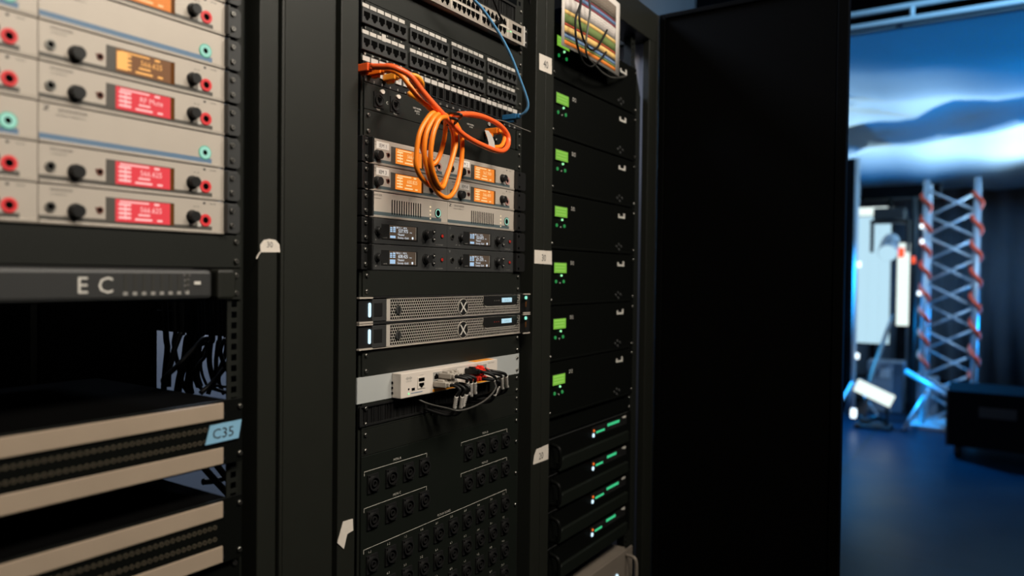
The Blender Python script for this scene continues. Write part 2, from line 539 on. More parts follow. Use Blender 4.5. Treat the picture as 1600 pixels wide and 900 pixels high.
def blank(label, rx, utop, n=1, m='panel', group=None, right=True):
    r, Z = device('blank_panel', label, 'panel', group, rx, utop, n)
    MB().box(-8.5, 473.5, 0, 2.5, 0.3, n*U-0.3).box(-7, 472, 2.5, 3.0, -1.5, n*U+1.5).build('plate', m, r, bevel=0.6)
    plate_screws(r, [9, n*U-9], right=right)
    return r

# ------------------------------------------------------------------ silver receivers (half-rack units)
UW = 231
def lcd(mb, x0, x1, z0, z1, y, m, freq):
    """display content: meters at left, frequency, names"""
    w, h = x1-x0, z1-z0
    for k in range(4):
        zz = z0 + h*(0.12+0.2*k)
        mb.box(x0+w*0.04, x0+w*0.26, y-0.1, y, zz, zz+h*0.10, m)
    for k in range(2):
        mb.box(x0+w*0.15, x0+w*0.17, y-0.1, y, z0+h*0.1, z1-h*0.2, m)
    mb.box(x0+w*0.06, x1-w*0.40, y-0.1, y, z1-h*0.13, z1-h*0.06, m)
    mb.box(x1-w*0.3, x1-w*0.2, y-0.1, y, z1-h*0.16, z1-h*0.06, m)
    mb.text(freq, h*0.36, x0+w*0.64, z0+h*0.48, y-0.15, m, 0.95)
    mb.box(x0+w*0.40, x0+w*0.62, y-0.1, y, z0+h*0.30, z0+h*0.38, m)
    mb.box(x0+w*0.34, x0+w*0.66, y-0.1, y, z0+h*0.08, z0+h*0.17, m)
    mb.box(x0+w*0.76, x0+w*0.86, y-0.1, y, z0+h*0.08, z0+h*0.17, m)

def receiver(label, x0, utop, screen, txt, freq, group, clip=0, tagtext=None, plug=True):
    r, Z = device('wireless_receiver', label, 'receiver', group, x0, utop, 1)
    H = U
    b = MB()
    b.box(clip, UW, -1.5, 0, 4.6, H-0.5); b.box(clip+1, UW-1, 0, 190, 1, H-0.8)
    b.build('body', 'silver', r, bevel=0.6)
    MB().box(clip-(10 if clip else 0), UW, -3.0, 0, 0.3, 4.4).build('bottom_lip', 'lip', r, bevel=0.8)
    MB().box(clip+0.5, 213, -1.9, -1.4, Z(0.90), Z(0.78)).build('stripe', 'stripe' if x0 > -300 else 'dkbezel', r)
    # display
    MB().box(73, 159, -2.2, -1.2, Z(0.84), Z(0.185)).build('display_bezel', 'dkbezel', r, bevel=0.3)
    d = MB().box(84, 153, -2.6, -2.2, Z(0.815), Z(0.215)).build('display', screen, r)
    if screen == 'lcdbrown':
        mb = MB(); lcd(mb, 85, 152, Z(0.80), Z(0.22), -2.6, 0, freq)
        mb.box(85, 98, -2.75, -2.6, Z(0.75), Z(0.28), 0)
    else:
        mb = MB(); lcd(mb, 85, 152, Z(0.80), Z(0.22), -2.6, 0, freq)
    mb.build('display_text', txt, d)
    MB().box(153, 158.5, -2.5, -2.2, Z(0.82), Z(0.21)).build('display_edge', 'glassbrown', r)
    # knobs and jacks
    if not clip:
        j = MB(); j.ring(12, Z(0.56), 5.5, 3.4, -3.6, -1.4, 0); j.disc(12, Z(0.56), 3.4, -2, -1.4, 1)
        j.build('headphone_jack', ['screw', 'deep'], r)
    k = MB(); k.disc(39, Z(0.63), 8.0, -11, -1.5, 0, 22, r2=7.2); k.disc(39, Z(0.63), 9.0, -3.5, -1.5, 0, 22)
    k.build('volume_knob', 'black', r)
    s = MB(); s.ring(66, Z(0.55), 4.0, 2.6, -2.6, -1.4, 1, 16); s.disc(66, Z(0.55), 2.7, -2, -1.4, 0, 14); s.disc(61.6, Z(0.50), 0.9, -2.2, -1.4, 1, 8)
    s.build('infrared_port', ['deep', 'brownring'], r)
    k = MB(); k.disc(184, Z(0.52), 7.2, -11.5, -1.5, 0, 22, r2=6.6); k.disc(184, Z(0.52), 8.4, -3.5, -1.5, 0, 22); k.box(183.4, 184.6, -11.8, -11.5, Z(0.52)+1, Z(0.52)+6, 0)
    k.build('jog_dial', 'black', r)
    s = MB(); s.ring(203, Z(0.60), 8.0, 4.3, -3.2, -1.4, 0, 24); s.disc(203, Z(0.60), 4.4, -2.4, -1.4, 1, 18)
    s.build('lit_ring_button', ['redring' if clip == 0 and screen != 'lcdorange' or x0 < -300 else 'pinkring', 'deep'], r)
    s = MB(); s.box(190, 196, -2.4, -1.4, Z(0.80), Z(0.70), 0); s.build('standby_mark', 'white', r)
    # lettering
    t = MB()
    cx = 24 if not clip else 36
    t.text('SENNHEISER', 4.0, cx, Z(0.155), -1.65, 0, 1.1)
    t.text('ew 300 IEM G3', 2.6, cx-3, Z(0.255), -1.65, 0)
    t.text('ESC  SET', 2.2, 190, Z(0.24), -1.65, 0)
    t.box(200, 203, -1.7, -1.5, Z(0.13), Z(0.07)); t.text('ON/OFF', 2.6, 214, Z(0.125), -1.65, 0)
    t.build('lettering', 'ink', r)
    if tagtext:
        lb = MB(); lb.box(37, 68, -2.0, -1.5, Z(0.37), Z(0.10), 0); lb.build('label_tape', 'brightwhite', r)
        lt = MB(); lt.text(tagtext, 9.2, 52.5, Z(0.315), -2.15, 0, 0.92); lt.build('label_text', 'ink', r)
    return r

def combiner(label, x0, utop, group, clip=0, slots=True):
    r, Z = device('antenna_combiner', label, 'antenna combiner', group, x0, utop, 1)
    H = U
    b = MB(); b.box(clip, UW, -1.5, 0, 4.6, H-0.5); b.box(clip+1, UW-1, 0, 190, 1, H-0.8)
    b.build('body', 'silver', r, bevel=0.6)
    MB().box(clip-(10 if clip else 0), UW, -3.0, 0, 0.3, 4.4).build('bottom_lip', 'lip', r, bevel=0.8)
    MB().box(clip+0.5, 212, -1.9, -1.4, Z(0.90), Z(0.76)).build('stripe', 'stripe' if slots else 'bluestripe', r)
    if slots:
        g = MB()
        for k in range(13):
            x = 77 + k*6.25
            g.box(x-1.1, x+1.1, -2.0, -1.3, Z(0.82), Z(0.25))
        g.build('vent_slots', 'deep', r)
        l = MB()
        for k in range(4): l.disc(180, Z(0.33+0.16*k), 1.6, -2.4, -1.4, 0, 12)
        l.build('status_lights', 'ledwarm', r)
    s = MB()
    if slots:
        s.ring(202, Z(0.55), 8.8, 7.6, -2.6, -1.4, 1); s.ring(202, Z(0.55), 7.6, 6.1, -3.0, -1.4, 0); s.disc(202, Z(0.55), 6.1, -2, -1.4, 2)
    else:
        s.ring(202, Z(0.60), 9.0, 7.6, -2.6, -1.4, 1); s.ring(202, Z(0.60), 8.0, 3.6, -3.0, -1.4, 0); s.disc(202, Z(0.60), 3.6, -2, -1.4, 2)
    s.build('power_button', ['ringglow', 'darkgreen' if slots else 'greendk', 'deep'], r)
    t = MB()
    cx = 36
    t.text('SENNHEISER', 5.0, cx, Z(0.17), -1.65, 0, 1.15)
    t.text('ANTENNA COMBINER AC 3', 2.6, cx-2, Z(0.28), -1.65, 0)
    t.prism([(5,Z(0.19)),(11,Z(0.19)),(11,Z(0.175)),(7,Z(0.175)),(11,Z(0.09)),(11,Z(0.07)),(5,Z(0.07)),(5,Z(0.085)),(9,Z(0.085)),(5,Z(0.17))], -1.7, -1.45)
    t.build('lettering', 'ink', r)
    return r

def black_receiver(label, x0, utop, group, clip=0, freq='607.975', names=('*Shaded', 'Society -Gold')):
    r, Z = device('wireless_receiver', label, 'receiver', group, x0, utop, 1)
    b = MB(); b.box(clip, UW, -1.5, 0, 0.6, U-0.6); b.box(clip+1, UW-1, 0, 190, 1, U-1)
    b.build('body', 'dkgrey', r, bevel=0.8)
    MB().box(51, 145, -2.4, -1.3, Z(0.80), Z(0.21)).build('display_bezel', 'black', r, bevel=0.4)
    d = MB().box(70, 140, -2.7, -2.3, Z(0.76), Z(0.24)).build('display', 'lcdbrownoled', r)
    t = MB()
    for k in range(3):
        t.box(71.5, 77, -2.85, -2.7, Z(0.50-0.07*k), Z(0.45-0.07*k), 1); t.box(79, 85, -2.85, -2.7, Z(0.50-0.07*k), Z(0.45-0.07*k), 1)
    t.box(71.5, 85, -2.85, -2.7, Z(0.735), Z(0.57 if '6' in freq[:1] else 0.64), 1)
    t.text('RX 300 A: 1  100 %', 4.6, 97, Z(0.345), -2.85, 0, 0.95)
    t.text(freq, 8.4, 105, Z(0.50), -2.85, 0, 0.95); t.text('MHz', 3.0, 125, Z(0.50), -2.85, 0)
    t.text(names[0], 5.2, 99, Z(0.62), -2.85, 0); t.text(names[1], 5.2, 105, Z(0.74), -2.85, 0)
    t.disc(130, Z(0.69), 2.4, -2.85, -2.7, 0, 12)
    t.build('display_text', ['oledtext', 'oledblue'], d)
    MB().box(138.2, 139.4, -2.9, -2.7, Z(0.75), Z(0.25)).build('display_edge', 'greyprint', r)
    k = MB(); k.disc(42, Z(0.50), 6.2, -10, -1.5, 0, 20, r2=5.6); k.disc(42, Z(0.50), 7.6, -3.5, -1.5, 0, 20); k.build('volume_knob', 'black', r)
    if not clip:
        j = MB(); j.ring(15, Z(0.50), 5.2, 3.5, -3.4, -1.4, 0); j.disc(15, Z(0.50), 3.5, -2, -1.4, 1); j.build('headphone_jack', ['screw', 'deep'], r)
    k = MB(); k.disc(168, Z(0.50), 8.0, -13, -1.5, 0, 22, r2=7.2); k.disc(168, Z(0.50), 9.4, -4, -1.5, 0, 22); k.build('jog_dial', 'black', r)
    for zz in (0.35, 0.66):
        s = MB(); s.disc(190, Z(zz), 4.4, -4.0, -1.4, 0, 18, r2=3.9); s.box(188.4, 191.6, -4.2, -3.9, Z(zz)-0.7, Z(zz)+0.7, 1); s.build('button', ['black', 'print'], r)
    s = MB(); s.ring(215, Z(0.50), 4.4, 3.0, -2.6, -1.4, 1, 18); s.disc(215, Z(0.50), 3.0, -3.4, -1.4, 0, 14); s.build('power_button', ['reddot', 'black'], r)
    t = MB(); t.text('ew 300', 3.0, 60, Z(0.76), -2.5, 0); t.text('RX 1  TRUE DIVERSITY', 2.7, 208, Z(0.90), -1.65, 0, 0.8)
    t.text('RF', 3.0, 38, Z(0.86), -1.65, 0); t.text('AF', 3.0, 28, Z(0.86), -1.65, 0)
    if not clip: t.text('Z', 5.0, 8, Z(0.17), -1.65, 0)
    t.build('lettering', 'greyprint', r)
    return r

def rack_ear(root, side, x0local, wide=40):
    """bracket that carries a pair of half-rack units; x is local to the unit"""
    e = MB()
    if side == 'L':      # occupies rack x -20..2
        x = x0local
        e.box(x-22, x-16, -8, 30, 1, 43); e.box(x-16, x-3, -3, -1, 1, 43); e.box(x-4, x+0, -14, 30, 1, 43)
        o = e.build('rack_ear', 'black', root, bevel=1.2)
        for z in (10, 34): screw(root, x-9, -3, z)
    else:
        x = x0local
        e.box(x, x+3, -10, 30, 2.2, 41.8); e.box(x-2, x+min(wide, 25)-2, 1, 2.5, 0, 44.4); e.prism([(x+3,41.8),(x+wide-4,41.8),(x+wide,38),(x+wide,6),(x+wide-4,2.2),(x+3,2.2)], -6 if wide > 30 else -3, -1)  # thin backing box added to stop light leaking past the ear
        o = e.build('rack_ear', 'black' if wide > 30 else 'dkgrey', root, bevel=1.0)
        if wide > 30:
            for z in (9, 35): MB().disc(x+14, z, 3.0, -6.4, -5.9, 0, 12).build('bolt', 'deep', root)
        else:
            for z in (13, 33): screw(root, x+11, -3, z)
    return o

# middle rack: monitors
ga, gb = 'silver receivers in the middle rack', 'silver combiners in the middle rack'
def pairL(fn, *a, **k):
    r = fn(*a, clip=21, **k); rack_ear(r, 'L', 20); return r
def pairR(fn, *a, **k):
    r = fn(*a, **k); rack_ear(r, 'R', UW, 40 if a[1] > 0 else 25); return r
L0, RR0 = -18, 213.6
pairL(receiver, 'silver receiver with an orange display labelled IEM 1', L0, 0, 'lcdorange', 'lcdorangetext', '566.625', ga, tagtext='IEM 1')
pairR(receiver, 'silver receiver with an orange display labelled IEM 2, right end of top row', RR0, 0, 'lcdorange', 'lcdorangetext', '567.700', ga, tagtext='IEM 2')
pairL(receiver, 'silver receiver with an orange display labelled IEM 3', L0, 1, 'lcdorange', 'lcdorangetext', '600.825', ga, tagtext='IEM 3')
pairR(receiver, 'silver receiver with an orange display labelled IEM 4', RR0, 1, 'lcdorange', 'lcdorangetext', '566.400', ga, tagtext='IEM 4')
pairL(combiner, 'silver slotted combiner beneath the unit labelled IEM 3', L0, 2, gb)
pairR(combiner, 'silver slotted combiner beneath the unit labelled IEM 4', RR0, 2, gb)
gc = 'dark receivers under the silver units'
pairL(black_receiver, 'dark receiver with white display text directly under the left slotted combiner', L0, 3, gc, freq='537.975')
pairR(black_receiver, 'dark receiver with white display text directly under the right slotted combiner', RR0, 3, gc, freq='553.875')
pairL(black_receiver, 'lower left dark receiver with display just above the blank panel', L0, 4, gc, freq='608.425')
pairR(black_receiver, 'lower right dark receiver with display just above the blank panel', RR0, 4, gc, freq='671.075')

# left rack: blurred receivers
gd, ge, gf = 'silver receivers in the left rack', 'silver combiners in the left rack', 'receivers at the far left edge'
XR, XL = R1+RR0, R1+L0
ord_ = ['topmost', 'second', 'third', 'fourth', 'fifth', 'sixth', 'seventh']
rows = [(-2, 'c'), (-1-1, None)]
rowsL = [(-3, 'c', ''), (-2, 'lcdorange', ''), (-1, 'c', ''), (0, 'lcdbrown', ''), (1, 'lcdred', ''), (2, 'c', ''), (3, 'lcdred', ''), (4, 'lcdred', '')]
names = {
 -3: ('silver combiner cut off by the top edge in the left rack', None),
 -2: ('silver receiver with a bright orange display at the top of the left rack', None),
 -1: ('upper silver combiner with a blue stripe and green ring', None),
 0: ('silver receiver with a dim amber display under the upper blue striped combiner', None),
 1: ('silver receiver with a red display above the lower blue striped combiner', None),
 2: ('lower silver combiner with a blue stripe and green ring between red displays', None),
 3: ('silver receiver with a red display just below the lower blue striped combiner', None),
 4: ('lowest silver receiver with a red display above the black blank panel', None)}
LEFTN = {
 -3: 'silver combiner at the left edge, beside the combiner cut off by the top edge',
 -2: 'silver receiver cut off by the left edge, beside the bright orange display',
 -1: 'silver combiner cut off by the left edge, in the upper blue striped row',
 0: 'silver receiver cut off by the left edge, beside the dim amber display',
 1: 'silver receiver cut off by the left edge, beside the uppermost red display',
 2: 'silver combiner cut off by the left edge, in the lower blue striped row',
 3: 'silver receiver cut off by the left edge, beside the middle red display',
 4: 'silver receiver cut off by the left edge, beside the lowest red display'}
for (u, k, _) in rowsL:
    uu = u - 1.0
    if k == 'c':
        a = pairR(combiner, names[u][0], XR, uu, ge, slots=False)
        b = pairL(combiner, LEFTN[u], XL, uu, ge, slots=False)
    else:
        tx = {'lcdorange': 'lcdorangetext', 'lcdbrown': 'lcdambertext', 'lcdred': 'lcdredtext'}[k]
        fr = 'RF Mute' if u == 1 else '566.625'
        a = pairR(receiver, names[u][0], XR, uu, k, tx, fr, gd)
        b = pairL(receiver, LEFTN[u], XL, uu, k, tx, fr, gd)

# left rack: blank plate, processor, patch bays
blank('black blank panel under the red displays of the left rack', R1, 4.0)

def processor():
    r, Z = device('audio_processor', 'black unit with a big letter C and rows of meters in the left rack', 'audio processor', None, R1, 5.0, 1)
    MB().box(2, 448, 0, 330, 1, U-1).build('body', 'black', r)
    f = MB(); f.prism([(-8,3),(418,3),(418,41),(-8,41)], -16, 0)
    f.build('front_panel', 'dkgrey', r, bevel=5)
    k = MB(); k.prism([(422,2),(446,2),(451,6),(451,38),(446,42),(422,42)], -22, 0); k.build('end_cap', 'frame', r, bevel=4)
    MB().box(400, 474, 0, 2.5, 1, 43).build('rack_ear', 'panel', r)
    t = MB()
    xo = -R1
    t.text('E', 27, 253, 12.5, -16.3, 0, 1.0); t.text('C', 27, 279, 12.5, -16.3, 0, 1.0)
    t.build('lettering', 'print', r)
    for c in range(8):
        g = MB(); x = 302 + c*11.4
        for j in range(6): g.box(x-2.0, x+2.0, -16.5, -16, 15+j*3.6, 17.2+j*3.6, 0)
        g.box(x-2.6, x+2.6, -16.5, -16, 9.5, 13.5, 1)
        g.build('channel_meter', ['meterdim', 'greyprint'], r)
    s = MB(); s.text('CH 1-8', 3.4, 381, 33, -16.3, 0); s.text('DSP', 4.2, 381, 26, -16.3, 0); s.text('NET', 4.2, 381, 19, -16.3, 0); s.text('USB', 4.2, 381, 12, -16.3, 0)
    s.build('small_lettering', 'greyprint', r)
    MB().box(391, 400, -17.2, -16, 22, 26).build('power_light', 'print', r)
    for z in (10, 34): screw(r, 465, 0, z)
processor()

def jackfield(label, utop, group, nlab):
    r, Z = device('patch_bay', label, 'patch bay', group, R1, utop, 2)
    H = 2*U
    MB().box(2, 448, -7, 330, 1, H-1).build('body', 'deep', r, bevel=1)
    MB().box(-8, 470, -10, -7, 0.5, H-0.5).build('front_panel', 'amp', r, bevel=0.8)
    for (a, b) in ((0.08, 0.57), (1.44, 1.93)):
        MB().box(6, 438, -13, -10, Z(b), Z(a)).build('label_strip', 'brownsilver', r, bevel=0.6)
    for row, v in enumerate((0.82, 1.18)):
        for half in range(1):
            j = MB()
            for i in range(56):
                x = 12 + i*7.55
                if x > 430: break
                j.ring(x, Z(v), 2.9, 1.8, -11.2, -10, 0, 10); j.disc(x, Z(v), 1.9, -10.5, -10, 1, 8)
            j.build('jack_row', ['jackmetal', 'deep'], r)
    t = MB()
    for i, v in enumerate((0.45, 1.8)): t.text('8' if i == 0 else '8', 5, 439, Z(v), -13.2, 0)
    t.build('lettering', 'ink', r)
    for z in (12, H-12): screw(r, 465, -10, z)
    return r
jackfield('upper patch bay with two silver label strips and the blue taped note', 9.0, 'patch bays in the left rack', 0)
jackfield('lower patch bay with two silver label strips at the bottom left', 12.0, 'patch bays in the left rack', 0)

blank('tall black panel added to darken the space under the lower patch bay of the left rack', R1, 14.0, 3, 'amp')  # put in to block the blue light from behind
# blue tape on the upper patch bay
tp = tag(MB().prism([(0,24),(49,25),(44,0),(-7,-1)], -13.7, -13.2).build('tape_label', 'bluetape', loc=W(-301, 0, -455)),
         'blue tape note reading C35 on the upper patch bay', 'tape')
MB().text('C35', 19, 20, 5, -14.0, 0, 1.05).build('handwriting', 'ink', tp)

# cables hanging behind the open bays of the left rack
CABL = [
 ([(-266,150,-388),(-245,150,-371),(-223,150,-352),(-201,150,-332),(-186,150,-320)], 6.0),
 ([(-198,130,-317),(-202,130,-338),(-204,130,-362),(-201,130,-382),(-193,130,-406)], 6.0),
 ([(-193,120,-316),(-196,120,-337),(-199,120,-361),(-200,120,-381),(-207,120,-400),(-213,120,-414)], 5.0),
 ([(-181,110,-362),(-194,110,-378),(-212,110,-395),(-232,110,-409)], 6.0),
 ([(-192,170,-331),(-184,170,-338),(-180,170,-350),(-185,170,-363),(-195,170,-373),(-201,170,-385),(-198,170,-403),(-185,170,-419)], 4.5),
 ([(-217,180,-312),(-220,180,-324),(-226,180,-338),(-231,180,-350),(-234,180,-363),(-239,180,-382),(-240,180,-405)], 6.5),
 ([(-223,190,-312),(-223,190,-327),(-225,190,-341),(-220,190,-365),(-215,190,-385),(-209,190,-406),(-199,190,-422)], 5.0),
 ([(-190,200,-315),(-195,200,-335),(-198,200,-355),(-201,200,-376),(-207,200,-393),(-212,200,-419)], 9.0),
 ([(-180,200,-315),(-185,200,-339),(-187,200,-365),(-190,200,-389),(-193,200,-409),(-190,200,-424)], 10.0),
 ([(-164,210,-319),(-169,210,-346),(-172,210,-373),(-173,210,-397),(-167,210,-416)], 9.0),
 ([(-192,100,-314),(-200,100,-332),(-206,100,-347),(-200,100,-367),(-192,100,-380),(-184,100,-393)], 5.0),
 ([(-170,140,-317),(-167,140,-339),(-170,140,-361),(-178,140,-379),(-180,140,-402),(-171,140,-421)], 4.5),
 ([(-214,100,-398),(-201,100,-402),(-188,100,-403)], 3.5),
 ([(-217,105,-403),(-201,105,-409),(-181,105,-416)], 4.0),
 ([(-220,220,-320),(-217,220,-349),(-220,220,-381),(-223,220,-416)], 7.0),
 ([(-168,190,-411),(-175,190,-395),(-178,190,-380),(-176,190,-362),(-169,190,-348),(-162,190,-337)], 3.5),
]
for pts, rr in CABL:
    if pts[0][2] > -345: pts = [(pts[0][0], pts[0][1]+10, pts[0][2]+150)] + pts
    elif pts[-1][2] > -345: pts = pts + [(pts[-1][0], pts[-1][1]+10, pts[-1][2]+150)]
    rr *= 0.66
    lo = pts[-1] if pts[-1][2] < pts[0][2] else pts[0]
    if lo[2] > -397: pts = pts + [(lo[0]+4, lo[1], -397)] if lo is pts[-1] else [(lo[0]+4, lo[1], -397)] + pts
    tag(MB().tube(pts, rr, 0, 8).build('hanging_cable', 'blackcable', loc=(0,0,Z0/1000)),
        'black cable hanging in the open bay above the upper patch bay of the left rack', 'cable', 'black cables in the open bay of the left rack')
for pts in ([(-228,110,-519),(-210,110,-541),(-188,110,-567),(-176,110,-580)],
    [(-199,120,-523),(-184,120,-543),(-165,120,-569)],
    [(-214,130,-549),(-189,130,-552),(-158,130,-550)]):
    tag(MB().tube(pts, 5.0, 0, 8).build('hanging_cable', 'blackcable', loc=(0,0,Z0/1000)),
        'black cable slanting through the gap between the two patch bays', 'cable', 'black cables between the patch bays')

# ------------------------------------------------------------------ middle rack: upper panels
def brush_panel(label, utop, x0, x1, group=None):
    r, Z = device('brush_panel', label, 'brush panel', group, R2, utop, 1)
    f = MB()
    f.box(-8.5, 473.5, 0, 2.5, 0.4, Z(0.80)); f.box(-8.5, 473.5, 0, 2.5, Z(0.15), U-0.4)
    f.box(-8.5, x0, 0, 2.5, Z(0.80), Z(0.15)); f.box(x1, 473.5, 0, 2.5, Z(0.80), Z(0.15))
    f.build('frame', 'panel', r)
    g = MB()
    g.ring(0, 0, 0.01, 0.005, 5, 5.1, 0, 3)
    w = 3.0
    for (xa, xb, za, zb) in ((x0-3, x1+3, Z(0.15), Z(0.15)+w), (x0-3, x1+3, Z(0.80)-w, Z(0.80)), (x0-3, x0, Z(0.80), Z(0.15)), (x1, x1+3, Z(0.80), Z(0.15)), ((x0*0.55+x1*0.45)-3, (x0*0.55+x1*0.45)+3, Z(0.80), Z(0.15))):
        g.box(xa, xb, -2, 0, za, zb)
    g.build('opening_rim', 'black', r, bevel=0.6)
    b = MB()
    x = x0
    while x < x1:
        dx = random.uniform(-0.5, 0.5); y = random.uniform(0.2, 3)
        b.box(x+dx, x+dx+1.3, y, y+1.2, Z(0.82), Z(0.13), 0)
        x += 1.35
    b.box(x0, x1, 4.5, 6, Z(0.82), Z(0.13), 0)
    tag(b.build('bristles', 'black', r), kind='stuff')
    plate_screws(r, [9, U-9])
    return r
brush_panel('black brush panel above the network switch at the top of the middle rack', -8, 20, 440)

def rj45(x, z, w, h, flip=False):
    """socket outline, notch down (or up when flipped)"""
    a, b = w/2, h/2
    p = [(-a, b), (a, b), (a, -b*0.25), (a*0.55, -b*0.25), (a*0.55, -b*0.7), (a*0.28, -b*0.7), (a*0.28, -b), (-a*0.28, -b), (-a*0.28, -b*0.7), (-a*0.55, -b*0.7), (-a*0.55, -b*0.25), (-a, -b*0.25)]
    return [(x+q[0], z+(-q[1] if flip else q[1])) for q in p]

def switch():
    r, Z = device('network_switch', 'silver network switch with two rows of ports at the top of the middle rack', 'network switch', None, R2, -7, 1)
    MB().box(4, 446, -12, 250, 1, U-1).build('body', 'steel', r, bevel=0.8)
    f = MB().box(-6, 456, -14, -12, 1.5, U-1.5).build('front_panel', 'switchgrey', r, bevel=0.5)
    t = MB(); t.box(10, 400, -14.3, -14, Z(0.525), Z(0.475)); t.build('port_trim', 'tape', r)
    MB().box(-6, 456, -15, -12, 0.5, 3.2).build('bottom_lip', 'lip', r)
    pu = MB(); pu.prism(rj45(0, 0, 12.2, 13, True), -14.4, -13.6)
    pd = MB(); pd.prism(rj45(0, 0, 12.2, 13, False), -14.4, -13.6)
    mu, md = pu.mesh('port', ['deep']), pd.mesh('port', ['deep'])
    for g in range(4):
        for i in range(6):
            x = 22 + g*95.5 + i*14.6
            for me, v in ((mu, 0.27), (md, 0.70)):
                o = bpy.data.objects.new('port', me); COL.objects.link(o); o.parent = r; o.location = (x/1000, 0, Z(v)/1000)
        tr = MB(); xx = 22 + g*95.5 + 5.5*14.6 + 4
        tr.box(xx, xx+2, -14.5, -14, Z(0.90), Z(0.08)); tr.build('port_divider', 'tape', r)
    for v in (0.30, 0.72):
        s = MB(); s.box(412, 446, -14.6, -13.8, Z(v)-5.5, Z(v)+5.5, 0); s.box(428, 430, -14.8, -14.6, Z(v)-5.5, Z(v)+5.5, 1)
        s.build('optical_slot', ['deep', 'greyprint'], r)
    MB().box(402, 408, -14.6, -14, Z(0.62), Z(0.56)).build('status_light', 'ledbright', r)
    MB().box(392, 396, -14.5, -14, Z(0.66), Z(0.62)).build('status_light', 'ledgreen', r)
    MB().box(453, 459, -16, -11, 1, U-1).build('end_trim', 'white', r, bevel=0.5)
    MB().box(459, 474, -12, -9, 1, U-1).build('rack_ear', 'black', r)
    for z in (10, 34): screw(r, 466, -12, z)
switch()
blank('black blank panel between the network switch and the patch panel', R2, -6)

def patch_panel():
    r, Z = device('patch_bay', 'black patch panel with two rows of dark sockets and white label strips', 'patch panel', None, R2, -5, 2)
    MB().box(-8.5, 473.5, 0, 60, 0.5, 2*U-0.5).build('body', 'panel', r, bevel=0.8)
    pm = MB(); pm.prism(rj45(0, 0, 13.8, 13.4), -4.6, -4.0)
    me = pm.mesh('port', ['deep'])
    t = MB()
    starts = (-16, 102, 221, 340)
    n1 = 1
    for row in range(2):
        vo = row*0.975
        for g, xs in enumerate(starts):
            mb = MB(); mb.box(xs-2, xs+108, -4, 0, Z(0.88+vo), Z(0.32+vo)); mb.build('socket_block', 'dkgrey', r, bevel=0.8)
            for i in range(6):
                x = xs + 8 + i*17.6
                o = bpy.data.objects.new('port', me); COL.objects.link(o); o.parent = r; o.location = (x/1000, 0, Z(0.60+vo)/1000)
                MB().box(x-7.5, x+7.5, -1.2, 0, Z(0.27+vo), Z(0.13+vo)).build('label_strip', 'white', r)
                t.text(str(row*24+g*6+i+1), 4.6, x, Z(1.03+vo), -0.3, 0)
    mb = MB(); mb.box(30, 39.5, -1.8, -1.2, Z(1.27), Z(1.00)); mb.build('sticker', 'white', r)
    mb = MB(); mb.text('CAT 6', 3.6, 455, Z(1.02), -0.3)
    mb.build('type_lettering', 'print', r)
    t.build('numbering', 'print', r)
    plate_screws(r, [12, 2*U-12], left=False)
patch_panel()

def keystone():
    r, Z = device('patch_bay', 'black panel of tall numbered sockets that the orange cables plug into', 'patch panel', None, R2, -3, 1)
    f = MB(); f.box(-8.5, 473.5, 0, 20, 0.5, U-0.5); f.build('body', 'black', r, bevel=0.6)
    t = MB()
    om = MB(); om.box(-7.2, 7.2, -2.0, 0, -10.5, -9.5); om.box(-7.2, 7.2, -2, 0, 9.5, 10.5); om.box(-7.2, -6.4, -2, 0, -9.5, 9.5); om.box(6.4, 7.2, -2, 0, -9.5, 9.5)
    om.box(-6.4, 6.4, -0.6, 0, -9.5, 9.5, 1)
    me = om.mesh('socket', ['dkgrey', 'deep'])
    wm = MB(); wm.box(-6.8, 6.8, -2.4, 0, -9.5, 9.5, 0); wm.prism(rj45(0, -1, 9, 8), -2.6, -2.3, 1)
    mw_ = wm.mesh('socket', ['white', 'greyprint'])
    for i in range(24):
        x = 2 + i*19.6 - 8
        o = bpy.data.objects.new('socket', mw_ if i in (2, 4, 5) else me); COL.objects.link(o); o.parent = r; o.location = (x/1000, 0, Z(0.50)/1000)
        MB().box(x-8.2, x+8.2, -1.4, 0, Z(0.235), Z(0.06)).build('label_strip', 'white', r)
        t.text(str(i+1), 5.6, x, Z(0.97), -0.4, 0)
    t.build('numbering', 'print', r)
    plate_screws(r, [U-9], left=False)
keystone()

